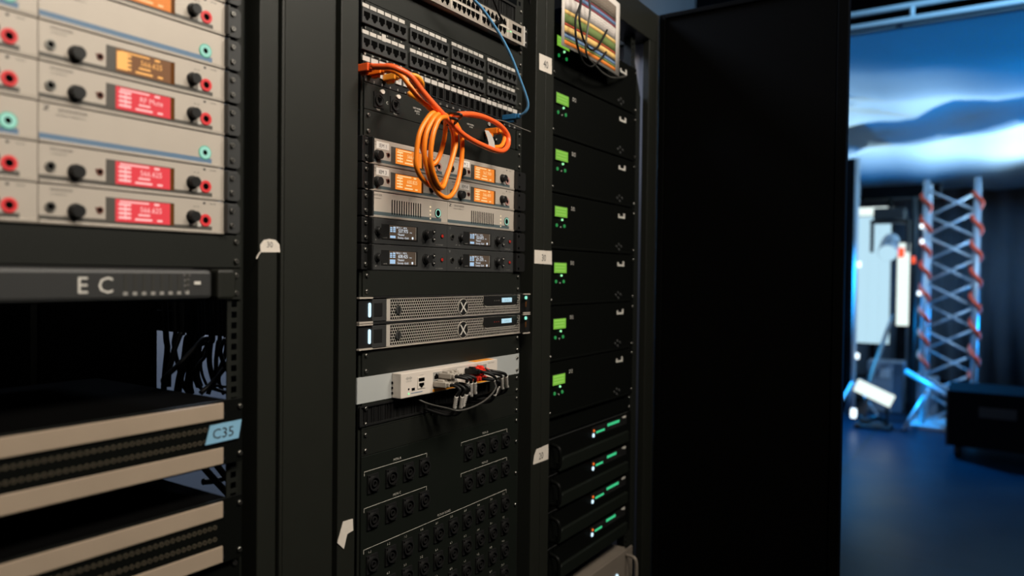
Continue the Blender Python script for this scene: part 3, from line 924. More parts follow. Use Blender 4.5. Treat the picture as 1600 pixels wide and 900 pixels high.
def dconn(r, x, z, plug=False):
    c = MB(); c.prism([(x-12,z-13),(x+12,z-13),(x+12,z+13),(x-12,z+13)], -1.6, 0, 0)
    c.ring(x, z, 10.2, 8.2, -4, -1, 0, 26); c.ring(x, z, 8.2, 7.4, -3.4, -1, 1, 26); c.disc(x, z, 7.4, -2.4, -1, 2, 20)
    c.prism(rj45(x, z, 10, 9), -2.8, -2.3, 3); c.box(x-6.4, x-5.4, -3.0, -2.3, z-3, z+3, 1); c.box(x+5.4, x+6.4, -3, -2.3, z-3, z+3, 1)
    return c.build('network_socket', ['black', 'dkgrey', 'black', 'deep'], r)
def neutrik():
    r, Z = device('connector_panel', 'black panel with two round network sockets on its left end', 'connector panel', None, R2, -2, 1)
    MB().box(-8.5, 473.5, 0, 40, 0.5, U-0.5).build('body', 'panel', r, bevel=0.8)
    dconn(r, 25, Z(0.54)); dconn(r, 65, Z(0.54)); dconn(r, 362, Z(0.48))
    for x in (31, 71): MB().disc(x, Z(0.20), 3.6, -4.6, 0, 0, 20, sx=1.3).build('release_tab', 'tape', r)
    MB().disc(347, Z(0.16), 3.8, -3, 0, 0, 16).build('release_tab', 'greyprint', r)
    t = MB(); t.text('C', 7, 46, Z(0.60), -0.4); t.text('Input', 4.2, 24, Z(0.92), -0.4); t.text('Thru', 4.2, 66, Z(0.92), -0.4)
    t.text('NETWORK', 4.4, 124, Z(0.46), -0.4, 0, 1.0); t.text('AUDIO', 4.4, 124, Z(0.57), -0.4, 0, 1.0); t.text('SYSTEM', 3.0, 126, Z(0.65), -0.4)
    t.text('NETWORK', 4.2, 285, Z(0.46), -0.4, 0, 1.1); t.text('SYSTEM', 3.4, 287, Z(0.56), -0.4)
    t.build('lettering', 'print', r)
    MB().box(450, 457, -3, 0, 2, U-2).build('end_trim', 'frame', r)
    plate_screws(r, [10, U-10], left=False)
    for (x, v) in ((375, 0.8), (380, 0.3)): screw(r, x, -0.2, Z(v))
neutrik()
blank('black blank panel behind the hanging orange loops, above IEM 1', R2, -1)
blank('black blank panel between the dark receivers and the servers', R2, 5)

# ------------------------------------------------------------------ servers with perforated bezels
def hex_bezel(Z):
    mb = MB()
    xa, xb, za, zb = 46.0, 471.0, Z(0.955), Z(0.085)
    px = 5.75; pz = px*0.866*1.02
    R = px/math.sqrt(3)*1.0; rh = R*0.80
    y0, y1 = -2.6, -1.6
    circ = (264, Z(0.56), 16.0); knob = (76, Z(0.555), 8.0)
    lx0, lx1, lz = 337, 456, Z(0.56)
    rows_ = int((zb-za)/pz)
    off = (zb-za - rows_*pz)/2
    filled = []
    for j in range(rows_):
        z = za + off + (j+0.5)*pz
        x = xa + 12 + (px/2 if j % 2 else 0)
        while x < xb - 3:
            if (x-circ[0])**2+(z-circ[1])**2 > circ[2]**2 and (x-knob[0])**2+(z-knob[1])**2 > knob[2]**2 and not (lx0-4 < x < lx1+4 and z > lz-3.2):
                k = len(mb.v)
                vs_ = []
                for i in range(6):
                    a = PI/6 + i*PI/3
                    vs_.append((x+R*math.cos(a)*1.0, y0, z+R*math.sin(a)*1.02))
                for i in range(6):
                    a = PI/6 + i*PI/3
                    vs_.append((x+rh*math.cos(a), y0, z+rh*math.sin(a)))
                for i in range(6):
                    a = PI/6 + i*PI/3
                    vs_.append((x+rh*math.cos(a), -1.7, z+rh*math.sin(a)))
                fs_ = []
                for i in range(6):
                    n = (i+1) % 6
                    fs_.append((i, n, n+6, i+6)); fs_.append((i+6, n+6, n+12, i+12))
                mb.add(vs_, fs_, 0); mb.m[-12:] = [0, 1]*6  # hole walls black: shade inside the holes put into the colour
            x += px
    # rim
    e = 2.0
    mb.box(xa, xb, y0-0.3, y1, zb-e+1.2, zb+0.6); mb.box(xa, xb, y0-0.3, y1, za-0.6, za+e-1.2)
    mb.box(xa, xa+9.4, y0-0.3, y1, za, zb); mb.box(xb-2.2, xb, y0-0.3, y1, za, zb)
    # rim round the display cut-out
    mb.prism([(lx0-5,zb),(lx0-1,zb),(lx0+0.5,lz+7),(lx0+7,lz+0.5),(lx1-7,lz+0.5),(lx1-0.5,lz+7),(lx1,zb),(lx1+4,zb),(lx1+3.2,lz+5),(lx1-5,lz-2.6),(lx0+5,lz-2.6),(lx0-3.4,lz+5)], y0-0.3, y1)
    return mb
def server(label, utop, group):
    r, Z = device('rack_server', label, 'server', group, R2, utop, 1)
    MB().box(2, 446, 1, 690, 1.5, U-1.5).build('chassis', 'black', r)
    MB().box(-20, 472, -1.5, 1, 2, U-3).build('backing', 'deep', r)
    hex_bezel(Z).build('bezel', ['bezel', 'black'], r)
    b = MB(); b.prism([(333,Z(0.09)),(460,Z(0.09)),(460,Z(0.42)),(455,Z(0.53)),(448,Z(0.57)),(345,Z(0.57)),(338,Z(0.53)),(333,Z(0.42))], -3.6, -1.4)
    bz = b.build('display_panel', 'black', r)
    d = MB().box(399, 437, -4.0, -3.5, Z(0.42), Z(0.21)).build('display', 'lcdblue', bz)
    t = MB(); t.text('OK 10.0.0.21', 3.4, 418, Z(0.35), -4.2); t.build('display_text', 'stripe', d)
    l = MB()
    for k in range(3): l.disc(372+k*8, Z(0.33), 0.9, -3.9, -3.5, 0, 8)
    l.build('indicator_dots', 'reddot' if utop > 6.5 else 'greyprint', bz)
    # round emblem with a white X
    e = MB(); e.disc(264, Z(0.56), 15.8, -3.8, -1.6, 0, 36); e.ring(264, Z(0.56), 16.5, 15.6, -4.0, -1.6, 1, 36)
    eo = e.build('emblem', ['black', 'bezel'], r)
    zc = Z(0.56)
    x_ = MB()
    def stroke(pts): x_.prism([(264+a*0.83, zc+b*0.83) for a, b in pts], -4.3, -3.8, 0)
    stroke([(-13,12),(-8.5,12),(-4,7),(-0.2,0.8),(-2.6,-2.2),(-7,5)])
    stroke([(-2.6,-0.6),(0.2,2.6),(13,-12),(8.5,-12)])
    stroke([(13,12),(8.5,12),(3.4,6),(0.9,2.0),(2.9,-0.2),(6.2,5)])
    stroke([(-13,-12),(-8.5,-12),(-3.4,-6),(-0.9,-2.0),(-2.9,0.2),(-6.2,-5)])
    x_.build('emblem_cross', 'print', eo)
    k = MB(); k.disc(76, Z(0.555), 7.2, -4.6, -1.6, 0, 22, r2=6.8); k.box(74.4, 77.6, -4.9, -4.6, Z(0.68), Z(0.43), 1); k.build('lock', ['dkgrey', 'black'], r)
    # left end
    c = MB(); c.box(-20, 45, -2.5, 0, 2.5, U-3.5); c.build('left_cover', 'black', r)
    MB().box(10, 45, -4, -2.4, 3, U-4.5).build('latch_plate', 'dkgrey', r, bevel=0.5)
    MB().box(14, 34, -4.8, -4.0, 11, 34).build('latch', 'black', r, bevel=0.6)
    b = MB(); b.disc(4.5, Z(0.28), 2.4, -4.4, -2.4, 0, 14); b.disc(4.5, Z(0.72), 2.4, -4.4, -2.4, 0, 14); b.box(2.1, 6.9, -4.4, -2.4, Z(0.72), Z(0.28)); b.build('light_bar', 'ledblue', r)
    for (z0_, z1_, xe) in ((0.6, 3.2, 10), (U-3.0, U-0.6, 10)):
        MB().box(-22, xe, -6, 0, z0_, z1_).build('edge_strip', 'silver', r)
    MB().box(10, 476, -5, 0, 0.6, 1.6).build('edge_strip', 'dkgrey' if utop < 7 else 'lip', r)
    MB().box(10, 476, -5, 0, U-1.6, U-0.6).build('edge_strip', 'dkgrey', r)
    # right ear
    MB().box(472, 485, -20, 0, 2, U-2).build('right_ear', 'black', r, bevel=0.8)
    for z in (0.6, U-3.0): MB().box(457.5, 485, -21.5, -19, z, z+2.2).build('edge_strip', 'silver', r)
    MB().disc(468, Z(0.22), 3.6, -22, -19.5, 0, 16).build('status_light', 'ledteal', r)
    MB().box(466.6, 469, -21.5, -19.5, Z(0.66), Z(0.40)).build('port', 'glassbrown', r)
    return r
gs = 'servers with perforated fronts'
server('upper rack server with a perforated front and round X emblem', 6, gs)
server('lower rack server with a perforated front and round X emblem', 7, gs)
blank('black blank panel between the lower server and the white network box', R2, 8)

# ------------------------------------------------------------------ white network box on its steel plate
def router():
    p, Z = device('mounting_plate', 'bare steel plate that the white network box is fixed to', 'mounting plate', None, R2, 9, 1)
    MB().box(-20, 473.5, -0.5, 2.5, 0.4, U-0.4).build('plate', 'steel', p)
    plate_screws(p, [9, U-9], left=False)
    r, Z = device('network_switch', 'white network box with grey and red plugs in its front', 'network switch', None, R2, 9, 1)
    MB().box(63, 358, -22, -1, 0.4, U-0.5).build('body', 'cream', r, bevel=1.2)
    for k in range(3): MB().box(62.0, 63.2, -4, -1, 7+k*9, 11+k*9).build('side_vent', 'deep', r)
    yf = -22
    t = MB()
    for i, h in enumerate((2, 3.6, 5.6, 3.6, 2.2, 3.6, 5.6, 3.6, 2)): t.box(75.5+i*1.9, 76.4+i*1.9, yf-0.3, yf, Z(0.23)-h/2, Z(0.23)+h/2)
    t.text('CISCO', 4.4, 83, Z(0.38), yf-0.3, 0, 1.1)
    t.build('logo', 'greyprint', r)
    l = MB(); l.text('CONSOLE', 2.4, 117, Z(0.2), yf-0.2); l.text('8-PORT GIGABIT', 3.2, 335, Z(0.16), yf-0.2); l.box(175, 300, yf-0.2, yf, Z(0.125), Z(0.11)); l.build('lettering', 'greyprint', r)
    s = MB(); s.box(106, 127, yf-1.2, yf, Z(0.71), Z(0.25), 0); s.box(108.5, 124.5, yf-1.4, yf, Z(0.43), Z(0.29), 1); s.prism(rj45(116.5, Z(0.59), 13.5, 8.5), yf-1.5, yf, 1)
    s.build('port_block', ['tape', 'deep'], r)
    MB().box(91, 99, yf-0.6, yf, Z(0.74), Z(0.64)).build('usb_port', 'deep', r)
    MB().disc(83, Z(0.66), 1.8, yf-0.5, yf, 0, 10).build('reset_hole', 'deep', r)
    MB().disc(83, Z(0.84), 1.7, yf-0.8, yf, 0, 10).build('status_light', 'ledbright', r)
    MB().box(89, 120, yf-0.3, yf, Z(0.86), Z(0.83)).build('blue_line', 'bluestripe', r)
    for x0 in (155, 252):
        b = MB(); b.box(x0-5, x0+66, yf-0.6, yf, Z(0.80), Z(0.16), 0)
        for k in range(4):
            for v in (0.33, 0.62): b.prism(rj45(x0+4+k*16, Z(v), 12, 10, v < 0.5), yf-0.9, yf, 1)
        b.build('port_block', ['greyprint', 'deep'], r)
        MB().box(x0-6, x0+68, yf-0.4, yf, Z(0.955), Z(0.845)).build('yellow_port_label', 'yelorange', r)
    MB().box(285, 348, -20, -2, U-0.5, U-0.1).build('yellow_strip', 'yelorange', r)  # thin yellow-orange strip on top of the box
    return r
router()
brush_panel('black brush panel under the white network box', 10, -12, 360)
blank('black blank panel below the lower brush panel', R2, 11)

def net_cable(label, group, x, zc, plugm, lab0, lab1, end, sleeve=True):
    """plug in the white box, cable arching forward and down into the brush panel (coordinates on the rack grid)"""
    c = empty('network_cable', label, 'cable', group, W(x, 0, zc))
    def l(p): return (p[0]-x, p[1], p[2]-zc)
    p = MB(); p.box(-5.6, 5.6, -52, -22.8, -5.5, 4.5); p.box(-4, 4, -58, -52, -4, 3.5); p.disc(0, 5.2, 3.4, -44, -30, 0, 12)
    p.build('plug', plugm, c, bevel=1.5)
    mid = Vector(lab0).lerp(Vector(lab1), 0.5)
    pts = [(0, -55, 0), (3, -66, -1), l((x*0.6+lab0[0]*0.4+4, -76, (zc*0.6+lab0[2]*0.4))), l(lab0), l(lab1), l((lab1[0]+1, lab1[1]+16, lab1[2]-14)), l(end)]
    MB().tube(pts, 2.9, 0, 10).build('cord', 'blackcable', c)
    if sleeve:
        s = MB(); s.tube([l(lab0), l(tuple(mid)), l(lab1)], 3.7, 0, 12)
        so = s.build('label_sleeve', 'white', c)
        d = (Vector(lab1)-Vector(lab0)); n = 5
        tm = MB()
        for k in range(n):
            q = Vector(lab0) + d*(0.15+0.7*k/n)
            tm.box(q.x-x-1.2, q.x-x+1.2, q.y-4.0, q.y-3.4, q.z-zc-0.5, q.z-zc+0.5)
        tm.build('print', 'ink', so)
    return c
gg = 'grey plugged cables of the white network box'
low = [(155, (158,-70,-447), (160,-64,-470)), (168, (175,-70,-449), (179,-64,-472)), (181, (188,-70,-447), (186,-64,-470))]
for i, (x, a, b) in enumerate(low):
    net_cable('black cable with a grey plug, lower row, %s of three' % ('leftmost', 'middle', 'rightmost')[i], gg, x, -9.62*U, 'greyplug', a, b, (b[0]-12, -4, -475-3*i))
upp = [(169, (187,-72,-424), (201,-66,-450)), (182, (199,-72,-427), (208,-66,-454)), (195, (211,-72,-427), (221,-66,-451))]
for i, (x, a, b) in enumerate(upp):
    net_cable('black cable with a grey plug, upper row, %s of three' % ('leftmost', 'middle', 'rightmost')[i], gg, x, -9.30*U, 'greyplug', a, b, (b[0]-14, -4, -474-2*i))
gr = 'red plugged cables of the white network box'
red = [(262, -9.33, (300,-72,-428), (312,-66,-453)), (276, -9.30, (316,-72,-427), (329,-66,-452)), (254, -9.60, (272,-72,-430), (288,-66,-447)), (270, -9.62, (296,-68,-445), (290,-62,-464))]
for i, (x, v, a, b) in enumerate(red):
    net_cable('black cable with a red plug, %s of four' % ('upper left', 'upper right', 'lower left', 'lower right')[i], gr, x, v*U, 'redplug', a, b, (b[0]-16, -4, -470-3*i))
net_cable('black cable with a black plug among the red plugs', gr, 250, -9.30*U, 'blackcable', (284,-70,-436), (290,-62,-462), (276,-4,-474), sleeve=False)
tag(MB().tube([(122,-3,-452),(134,-26,-462),(146,-58,-468),(152,-78,-471),(187,-80,-471),(231,-80,-464),(268,-76,-451),(284,-70,-438),(280,-66,-420),(266,-56,-408)], 1.8, 0, 8).build('loose_cable', 'darkgreycable', loc=(0,0,Z0/1000)),
    'thin grey cable sagging in a loop below the white network box', 'cable')

# ------------------------------------------------------------------ big loudspeaker connector panel
def speaker_panel():
    n = 9
    r, Z_ = device('connector_panel', 'large black panel of round speaker sockets marked MON and FLOOR BOXES', 'connector panel', None, R2, 12, n)
    Z = lambda u: Z_(u-12)
    MB().box(-8.5, 473.5, 0, 3, 0.5, n*U-0.5).build('plate', 'spkpanel', r, bevel=0.8)
    c = MB()
    c.box(-13, 13, -3, 0, -15.5, 15.5, 0)
    c.ring(0, 0, 12.2, 9.6, -7, -3, 0, 26); c.ring(0, 0, 9.6, 5.6, -4, -3, 1, 26); c.ring(0, 0, 5.6, 3.4, -6.5, -3, 0, 20); c.disc(0, 0, 3.4, -4, -3, 1, 14)
    for sx, sz in ((-1,1),(1,-1)): c.disc(sx*9.8, sz*12.5, 1.6, -3.6, -3, 1, 8)
    me = c.mesh('speaker_socket', ['black', 'deep'])
    def sock(x, u):
        o = bpy.data.objects.new('speaker_socket', me); COL.objects.link(o); o.parent = r; o.location = (x/1000, 0, Z(u)/1000)
    t = MB()
    def bracket(x0, x1, u, s, size=6.2):
        z = Z(u); t.box(x0, x1, -0.4, 0, z-0.38, z+0.38); t.box(x0, x0+0.8, -0.4, 0, z-7, z); t.box(x1-0.8, x1, -0.4, 0, z-7, z)
        t.text(s, size, (x0+x1)/2, z+4, -0.4, 0, 1.0)
    A = (18, 63, 108, 152); Bx = (288, 331, 377, 422)
    bracket(-2, 161, 12.60, 'MON A'); bracket(266, 430, 12.60, 'MON B'); bracket(-2, 161, 13.99, 'MON C'); bracket(266, 430, 13.99, 'MON D')
    for x in A: sock(x, 13.11); sock(x, 14.50)
    for x in Bx: sock(x, 13.11); sock(x, 14.50)
    bracket(-2, 430, 15.56, 'FLOOR BOXES')
    XS = (17, 63, 107, 152, 196, 241, 286, 331, 377, 423)
    labs = [['1-1','1-2','1-3','1-4','2-1','2-2','2-3','2-4','3-1','3-2'],
            ['4-1','4-2','5-1','5-2','6-1','6-2','6-3','6-4','7-1','7-2'],
            ['7-3','7-4','8-1','8-2','8-3','8-4','9-1','9-2','9-3','9-4'],
            ['9-5','9-6','9-7','9-8','9-9','9-10','9-11','9-12','10-1','10-2']]
    for j in range(4):
        u = 16.19 + j*1.15
        for i, x in enumerate(XS):
            sock(x, u); t.text(labs[j][i], 6.0, x-4, Z(u-0.42), -0.4)
    t.build('lettering', 'panelprint', r)
    plate_screws(r, [n*U-14, n*U-60, n*U-130, n*U-200], left=False)
speaker_panel()

# ------------------------------------------------------------------ right rack: amplifiers
def amp(label, utop, group):
    r, Z = device('power_amplifier', label, 'amplifier', group, R3, utop, 3)
    H = 3*U
    MB().box(2, 448, 0, 460, 1.5, H-1.5).build('body', 'amp', r)
    f = MB(); f.box(-8, 473, -6, 0, 0.8, H-0.8); f.build('front_panel', 'amp', r, bevel=1.5)
    MB().box(-6, 440, -9, -5.9, 1.5, 7).build('lower_ledge', 'amp', r, bevel=1.2)
    b = MB().box(8, 70, -9, -6, Z(1.28), Z(0.66)).build('display_frame', 'black', r, bevel=0.8)
    d = MB().box(9, 68, -9.4, -9, Z(1.24), Z(0.70)).build('display', 'lcdgreen', r)
    t = MB()
    for k in range(3): t.box(14, 60, -9.55, -9.4, Z(1.14-0.16*k), Z(1.08-0.16*k))
    t.box(12, 64, -9.55, -9.4, Z(0.80), Z(0.76)); t.build('display_text', 'lcdgreenlight', d)
    l = MB(); l.disc(47, Z(1.38), 2.6, -9, -6, 0, 12); l.build('power_light', 'ledbright', r)
    for x in (22, 59): MB().disc(x, Z(1.70), 4.2, -8, -6, 0, 14).build('channel_light', 'leddim', r)
    MB().disc(40, Z(1.78), 2.0, -8.5, -6, 0, 10).build('select_dot', 'greyprint', r)
    t = MB(); t.text('D12', 13, 102, Z(0.78), -6.3, 0, 0.8)
    # two-bar bracket mark on the right
    z = Z(0.62)
    t.prism([(362,z+5),(370,z+5),(370,z-1),(396,z-1),(396,z+8),(405,z+8),(405,z-6),(362,z-6)], -6.5, -6)
    t.build('lettering', 'print', r)
    for k, (x, v) in enumerate(((362, 2.55), (376, 2.40), (392, 2.52), (378, 2.72))):
        MB().disc(x-10, Z(v), 4.2, -9, -6, 0, 14, r2=3.4).build('gain_knob', 'dkgrey', r)
    for z in (14, H-14): screw(r, 465, -6, z)
    screw(r, 0, -6, 14)
    return r
nm = ['topmost amplifier with a green display, partly behind the hanging colour chart', 'second amplifier with a green display from the top of the right rack', 'third amplifier with a green display from the top of the right rack',
      'middle one of seven amplifiers, its green display just above the 30 tape', 'fifth amplifier with a green display, directly below the 30 tape', 'sixth amplifier with a green display from the top of the right rack', 'lowest amplifier with a green display in the right rack']
for i in range(7):
    amp(nm[i], 0.73 + 3*(i-3), 'amplifiers with green displays')
blank('thin black blank panel under the lowest green display amplifier', R3, 12.75, 1, 'amp')
def amp2(label, utop, group, long):
    r, Z = device('power_amplifier', label, 'amplifier', group, R3, utop, 1.96)
    n = 1.96; H = n*U
    MB().box(2, 448, 2, 400, 1, H-1).build('body', 'amp', r)
    f = MB(); f.box(-8, 473, -4, 2, 0.8, H-0.8); f.build('front_panel', 'amp', r, bevel=1)
    g = MB(); g.prism([(40,2),(440,2),(440,34),(60,34),(40,24)], -14, -4); g.build('air_grille', 'spkpanel', r, bevel=3)
    MB().box(-6, 441, -6, -4, H-2.4, H-1.0).build('top_edge', 'dkgrey', r)
    h = MB(); h.tube([(14,-4,72),(12,-26,66),(12,-30,44),(12,-26,22),(14,-4,16)], 5, 0, 10); h.build('handle', 'amp', r)
    p = MB(); p.box(222, 440, -5.2, -4, Z(0.78), Z(0.22)); p.build('meter_panel', 'black', r)
    MB().disc(231, Z(0.70), 5.2, -7, -5, 0, 16).build('power_light', 'ledblue', r)
    MB().disc(234, Z(0.44), 3.4, -7, -5, 0, 14).build('alert_light', 'ledorange', r)
    a = MB()
    for k in range(6 if long else 5): a.box(248+k*8.5, 255+k*8.5, -6, -5, Z(0.65), Z(0.53))
    a.build('level_meter', 'ledmeter', r)
    a = MB()
    for k in range(9 if long else 7): a.box(316+k*8.5, 322+k*8.5, -6, -5, Z(0.49), Z(0.33))
    a.build('level_meter', 'ledmeter', r)
    t = MB(); t.prism([(412,Z(0.22)),(436,Z(0.22)),(436,Z(0.38)),(424,Z(0.38)),(424,Z(0.32)),(412,Z(0.32))] if not long else [(412,Z(0.34)),(434,Z(0.34)),(434,Z(0.22)),(412,Z(0.22))], -5.6, -5.2); t.build('mark', 'print', r)
    s = MB(); s.box(330, 400, -5.5, -5.2, Z(0.66), Z(0.62)); s.box(262, 300, -5.5, -5.2, Z(0.36), Z(0.33)); s.build('lettering', 'dkgrey', r)
    return r
for i in range(4):
    amp2(['upper', 'second', 'third', 'lowest'][i] + ' amplifier with slanting green level meters in the right rack', 13.8 + 1.96*i, 'amplifiers with green level meters', i in (0, 2))
def silverbox():
    r, Z = device('control_unit', 'pale silver unit at the foot of the right rack', 'control unit', None, R3, 22.6, 3)
    MB().box(2, 448, -2, 400, 1, 3*U-1).build('body', 'warmsteel', r, bevel=1)
    MB().box(-4, 440, -14, -2, 1, 3*U-1).build('front_panel', 'warmsteel', r, bevel=1.5)
    h = MB(); h.tube([(430,-14,118),(430,-42,112),(430,-46,70),(430,-42,28),(430,-14,22)], 5, 0, 10); h.build('handle', 'warmsteel', r)
    MB().box(440, 474, -14, -10, 1, 3*U-1).build('rack_ear', 'warmsteel', r)
    MB().disc(368, Z(1.25), 6, -17, -14, 0, 14).build('power_light', 'ledblue', r)
silverbox()

# ------------------------------------------------------------------ colour chart hung on the right rack
ch = empty('colour_chart', 'white paper chart of coloured bands hung at the top of the right rack', 'paper', None, W(581, -35, 300))
def chart():
    n = 16
    bands = [(0.035, 0.085, 'c_orange'), (0.085, 0.115, 'c_green'), (0.115, 0.16, 'c_blue'), (0.16, 0.187, 'c_black'), (0.187, 0.262, 'c_yellow'), (0.262, 0.295, 'c_red'), (0.295, 0.405, 'c_green'),
             (0.405, 0.455, 'c_yellow'), (0.455, 0.62, 'c_white'), (0.62, 0.648, 'c_wine'), (0.648, 0.70, 'c_blue'), (0.70, 0.722, 'c_wine'), (0.722, 0.92, 'c_brown')]
    cols = {'c_white': (0.66, 0.60, 0.56), 'c_orange': (0.72, 0.20, 0.02), 'c_green': (0.15, 0.21, 0.06), 'c_red': (0.38, 0.055, 0.02), 'c_blue': (0.13, 0.22, 0.38), 'c_black': (0.02, 0.02, 0.03),
            'c_yellow': (0.78, 0.50, 0.16), 'c_wine': (0.24, 0.035, 0.05), 'c_brown': (0.22, 0.17, 0.13)}
    for k, c in cols.items(): M[k] = mat('chart_' + k[2:], c, 0.85, 0, 0.12, 60)
    Wd, Hh = 309, 190
    def curve(x): return -6*math.sin(PI*x/Wd) - 2
    # sheet with thickness, slightly bowed
    def strip(mb, xa, xb, za, zb, y, m, th=0.25):
        vs_, fs_ = [], []
        for i in range(n+1):
            x = xa + (xb-xa)*i/n
            yy = curve(x) + y
            vs_ += [(x, yy, za), (x, yy, zb), (x, yy+th, za), (x, yy+th, zb)]
        for i in range(n):
            a = 4*i; b = a+4
            fs_ += [(a, b, b+1, a+1), (a+2, a+3, b+3, b+2), (a+1, b+1, b+3, a+3), (a, a+2, b+2, b)]
        fs_ += [(0,1,3,2), (4*n, 4*n+2, 4*n+3, 4*n+1)]
        mb.add(vs_, fs_, m, True)
    mb = MB(); strip(mb, 0, Wd, 0, Hh, 0, 0)
    mb.build('sheet', 'paper', ch)
    keys = list(cols)
    mb = MB()
    for a, b, k in bands:
        if b > 1.0: continue
        strip(mb, 12, Wd-26, a*Hh, b*Hh, -0.15, keys.index(k), 0.1)
    mb.build('colour_bands', keys, ch)
    g = MB()
    for i in range(14):
        x = 30 + i*17
        yy = curve(x)-0.35
        for za, zb in ((0.47, 0.61), (0.74, 0.90)):
            g.box(x, x+0.5, yy, yy+0.15, za*Hh, zb*Hh)
            for q in range(4):
                zz = (za+(zb-za)*(q+0.3)/4)*Hh
                g.box(x+3, x+12, yy, yy+0.15, zz, zz+0.9)
    g.build('small_print', 'greyprint', ch)
chart()

def P3(name, pts, r, m, label, cat='cable', seg=10, group=None, n=6):
    o = MB().tube(pts, r, 0, seg, n=n).build(name, m, loc=(0, 0, Z0/1000))
    return tag(o, label, cat, group)
K1 = [(620,-60,447),(623,-64,411),(592,-68,362),(590,-68,336),(596,-68,308),(616,-66,285),(643,-62,272),(688,-56,274),(722,-52,288),(765,-48,315),(794,-46,338)]
K2 = [(623,-60,448),(627,-62,412),(615,-64,373),(622,-64,345),(639,-62,327),(662,-60,316),(697,-56,316),(731,-54,333),(766,-50,364),(796,-47,394)]
K3 = [(668,-60,463),(668,-62,425),(672,-62,400),(663,-62,364),(655,-62,331),(656,-60,308),(677,-56,293),(709,-52,289),(737,-48,287),(774,-44,283),(842,-36,287),(917,-26,305),(980,-14,325)]
P3('loose_cable', K1, 2.6, 'blackcable', 'black cable end hooked lowest in front of the colour chart', group='black cables over the colour chart')
P3('loose_cable', K2, 2.6, 'blackcable', 'black cable end hooked across the middle of the colour chart', group='black cables over the colour chart')
P3('loose_cable', K3, 2.6, 'darkgreycable', 'cable running under the colour chart to the right rail', group='black cables over the colour chart')

# ------------------------------------------------------------------ patch cables on the middle rack
def plug(parent, x, y0, z, L, m, tab=True, w=6.0, h=5.5):
    """modular plug pushed in along +y, its mouth at y0"""
    p = MB(); p.box(x-w, x+w, y0-L, y0, z-h, z+h); p.box(x-w*0.7, x+w*0.7, y0-L-7, y0-L, z-h*0.8, z+h*0.8)
    if tab: p.prism([(x-3,z-h-5),(x+3,z-h-5),(x+3,z-h),(x-3,z-h)], y0-L*0.75, y0-L*0.2)
    return p.build('plug', m, parent, bevel=1.4)
A = [(-23,-32,105),(-22,-54,102),(-20,-70,100),(-13,-80,96),(2,-90,88),(23,-94,71),(47,-98,54),(74,-102,37),(110,-100,22),(149,-96,13),(203,-88,9),(263,-78,9),(304,-68,16),(331,-60,32),(335,-56,52),(309,-56,66),(259,-62,70),(202,-72,66),(150,-82,56),(107,-90,44)]
ca = empty('patch_cable', 'thick red-orange cable crossing in front of the loops to the far right', 'cable', None, (0, 0, Z0/1000))
MB().tube(A, 5.0, 0, 12).build('cord', 'redorange', ca)
plug(ca, -23, -2, 105, 25, 'redorange', True, 6.5, 6.5)
Bc = [(2,-36,105),(4,-54,101),(9,-68,91),(18,-76,76),(32,-82,61),(50,-88,48),(70,-90,39),(93,-90,38)]
coil = [(93,-90,38),(55,-96,39),(31,-98,20),(16,-98,-4),(12,-96,-34),(15,-94,-56),(34,-90,-72),(66,-84,-80),(102,-76,-73),(122,-72,-52),(136,-72,-20),(133,-76,14),(115,-82,34),(97,-88,43),(56,-102,35),(32,-106,13),(22,-106,-8),(22,-104,-33),(31,-102,-55),(47,-98,-75),(69,-94,-91),(97,-90,-97),(121,-86,-87),(141,-82,-62),(152,-80,-27),(151,-82,7),(140,-84,26),(115,-88,39),(55,-112,29),(38,-114,12),(29,-114,-11),(28,-112,-39),(40,-108,-63),(61,-102,-80),(80,-96,-81),(98,-90,-61),(117,-86,-30),(130,-84,-1),(125,-86,21),(108,-88,36),(92,-92,36),(106,-80,26),(113,-72,8),(112,-66,-14),(103,-62,-34),(88,-60,-38),(70,-62,-23),(59,-68,-6),(60,-78,16),(76,-88,35),(97,-92,41)]
tail = [(145,-86,19),(191,-78,15),(248,-66,15),(284,-60,20),(312,-56,27),(329,-52,42),(334,-48,54),(338,-42,60)]
cb = empty('patch_cable', 'orange cable coiled into loops that hang over the silver receivers', 'cable', None, (0, 0, Z0/1000))
MB().tube(Bc[:-1] + coil + [(120,-90,30)] + tail, 4.2, 0, 12).build('cord', 'orange', cb)
plug(cb, 2, -2, 105, 28, 'orange', True, 6.0, 5.6)
pr = MB(); pr.box(328, 342, -34, -5, 57, 69); pr.box(330, 340, -40, -34, 59, 67); pr.prism([(322,50),(330,50),(330,57),(322,57)], -26, -12)
pr.build('plug', 'orange', cb, bevel=1.4)
tg = MB(); tg.prism([(216,39),(228,40),(240,33),(248,22),(250,10),(230,7),(229,18),(224,28)], -84.5, -83.9)
tg.build('white_tag', 'white', cb)
C_ = [(38,-36,104),(44,-50,105),(54,-60,103),(66,-60,96),(76,-50,90),(69,-40,82),(62,-36,80),(48,-50,73),(49,-66,64),(69,-76,51),(95,-84,42)]
cc = empty('patch_cable', 'yellow-orange cable looping behind the thick red-orange one', 'cable', None, (0, 0, Z0/1000))
MB().tube(C_, 3.9, 0, 12).build('cord', 'yelorange', cc)
plug(cc, 38, -2, 104, 27, 'yelorange', True, 6, 5.4)
ct = MB()
for (x, z) in ((104, 43), (92, 33)):
    ct.tube([(x-9,-100,z+3),(x-3,-117,z-1),(x+6,-104,z-5),(x+9,-80,z-3),(x+2,-76,z+4),(x-9,-100,z+3)], 2.6, 0, 8)
tag(ct.build('cable_tie', 'black', loc=(0,0,Z0/1000)), 'black tie bundling the orange cables where the loops hang', 'cable tie')
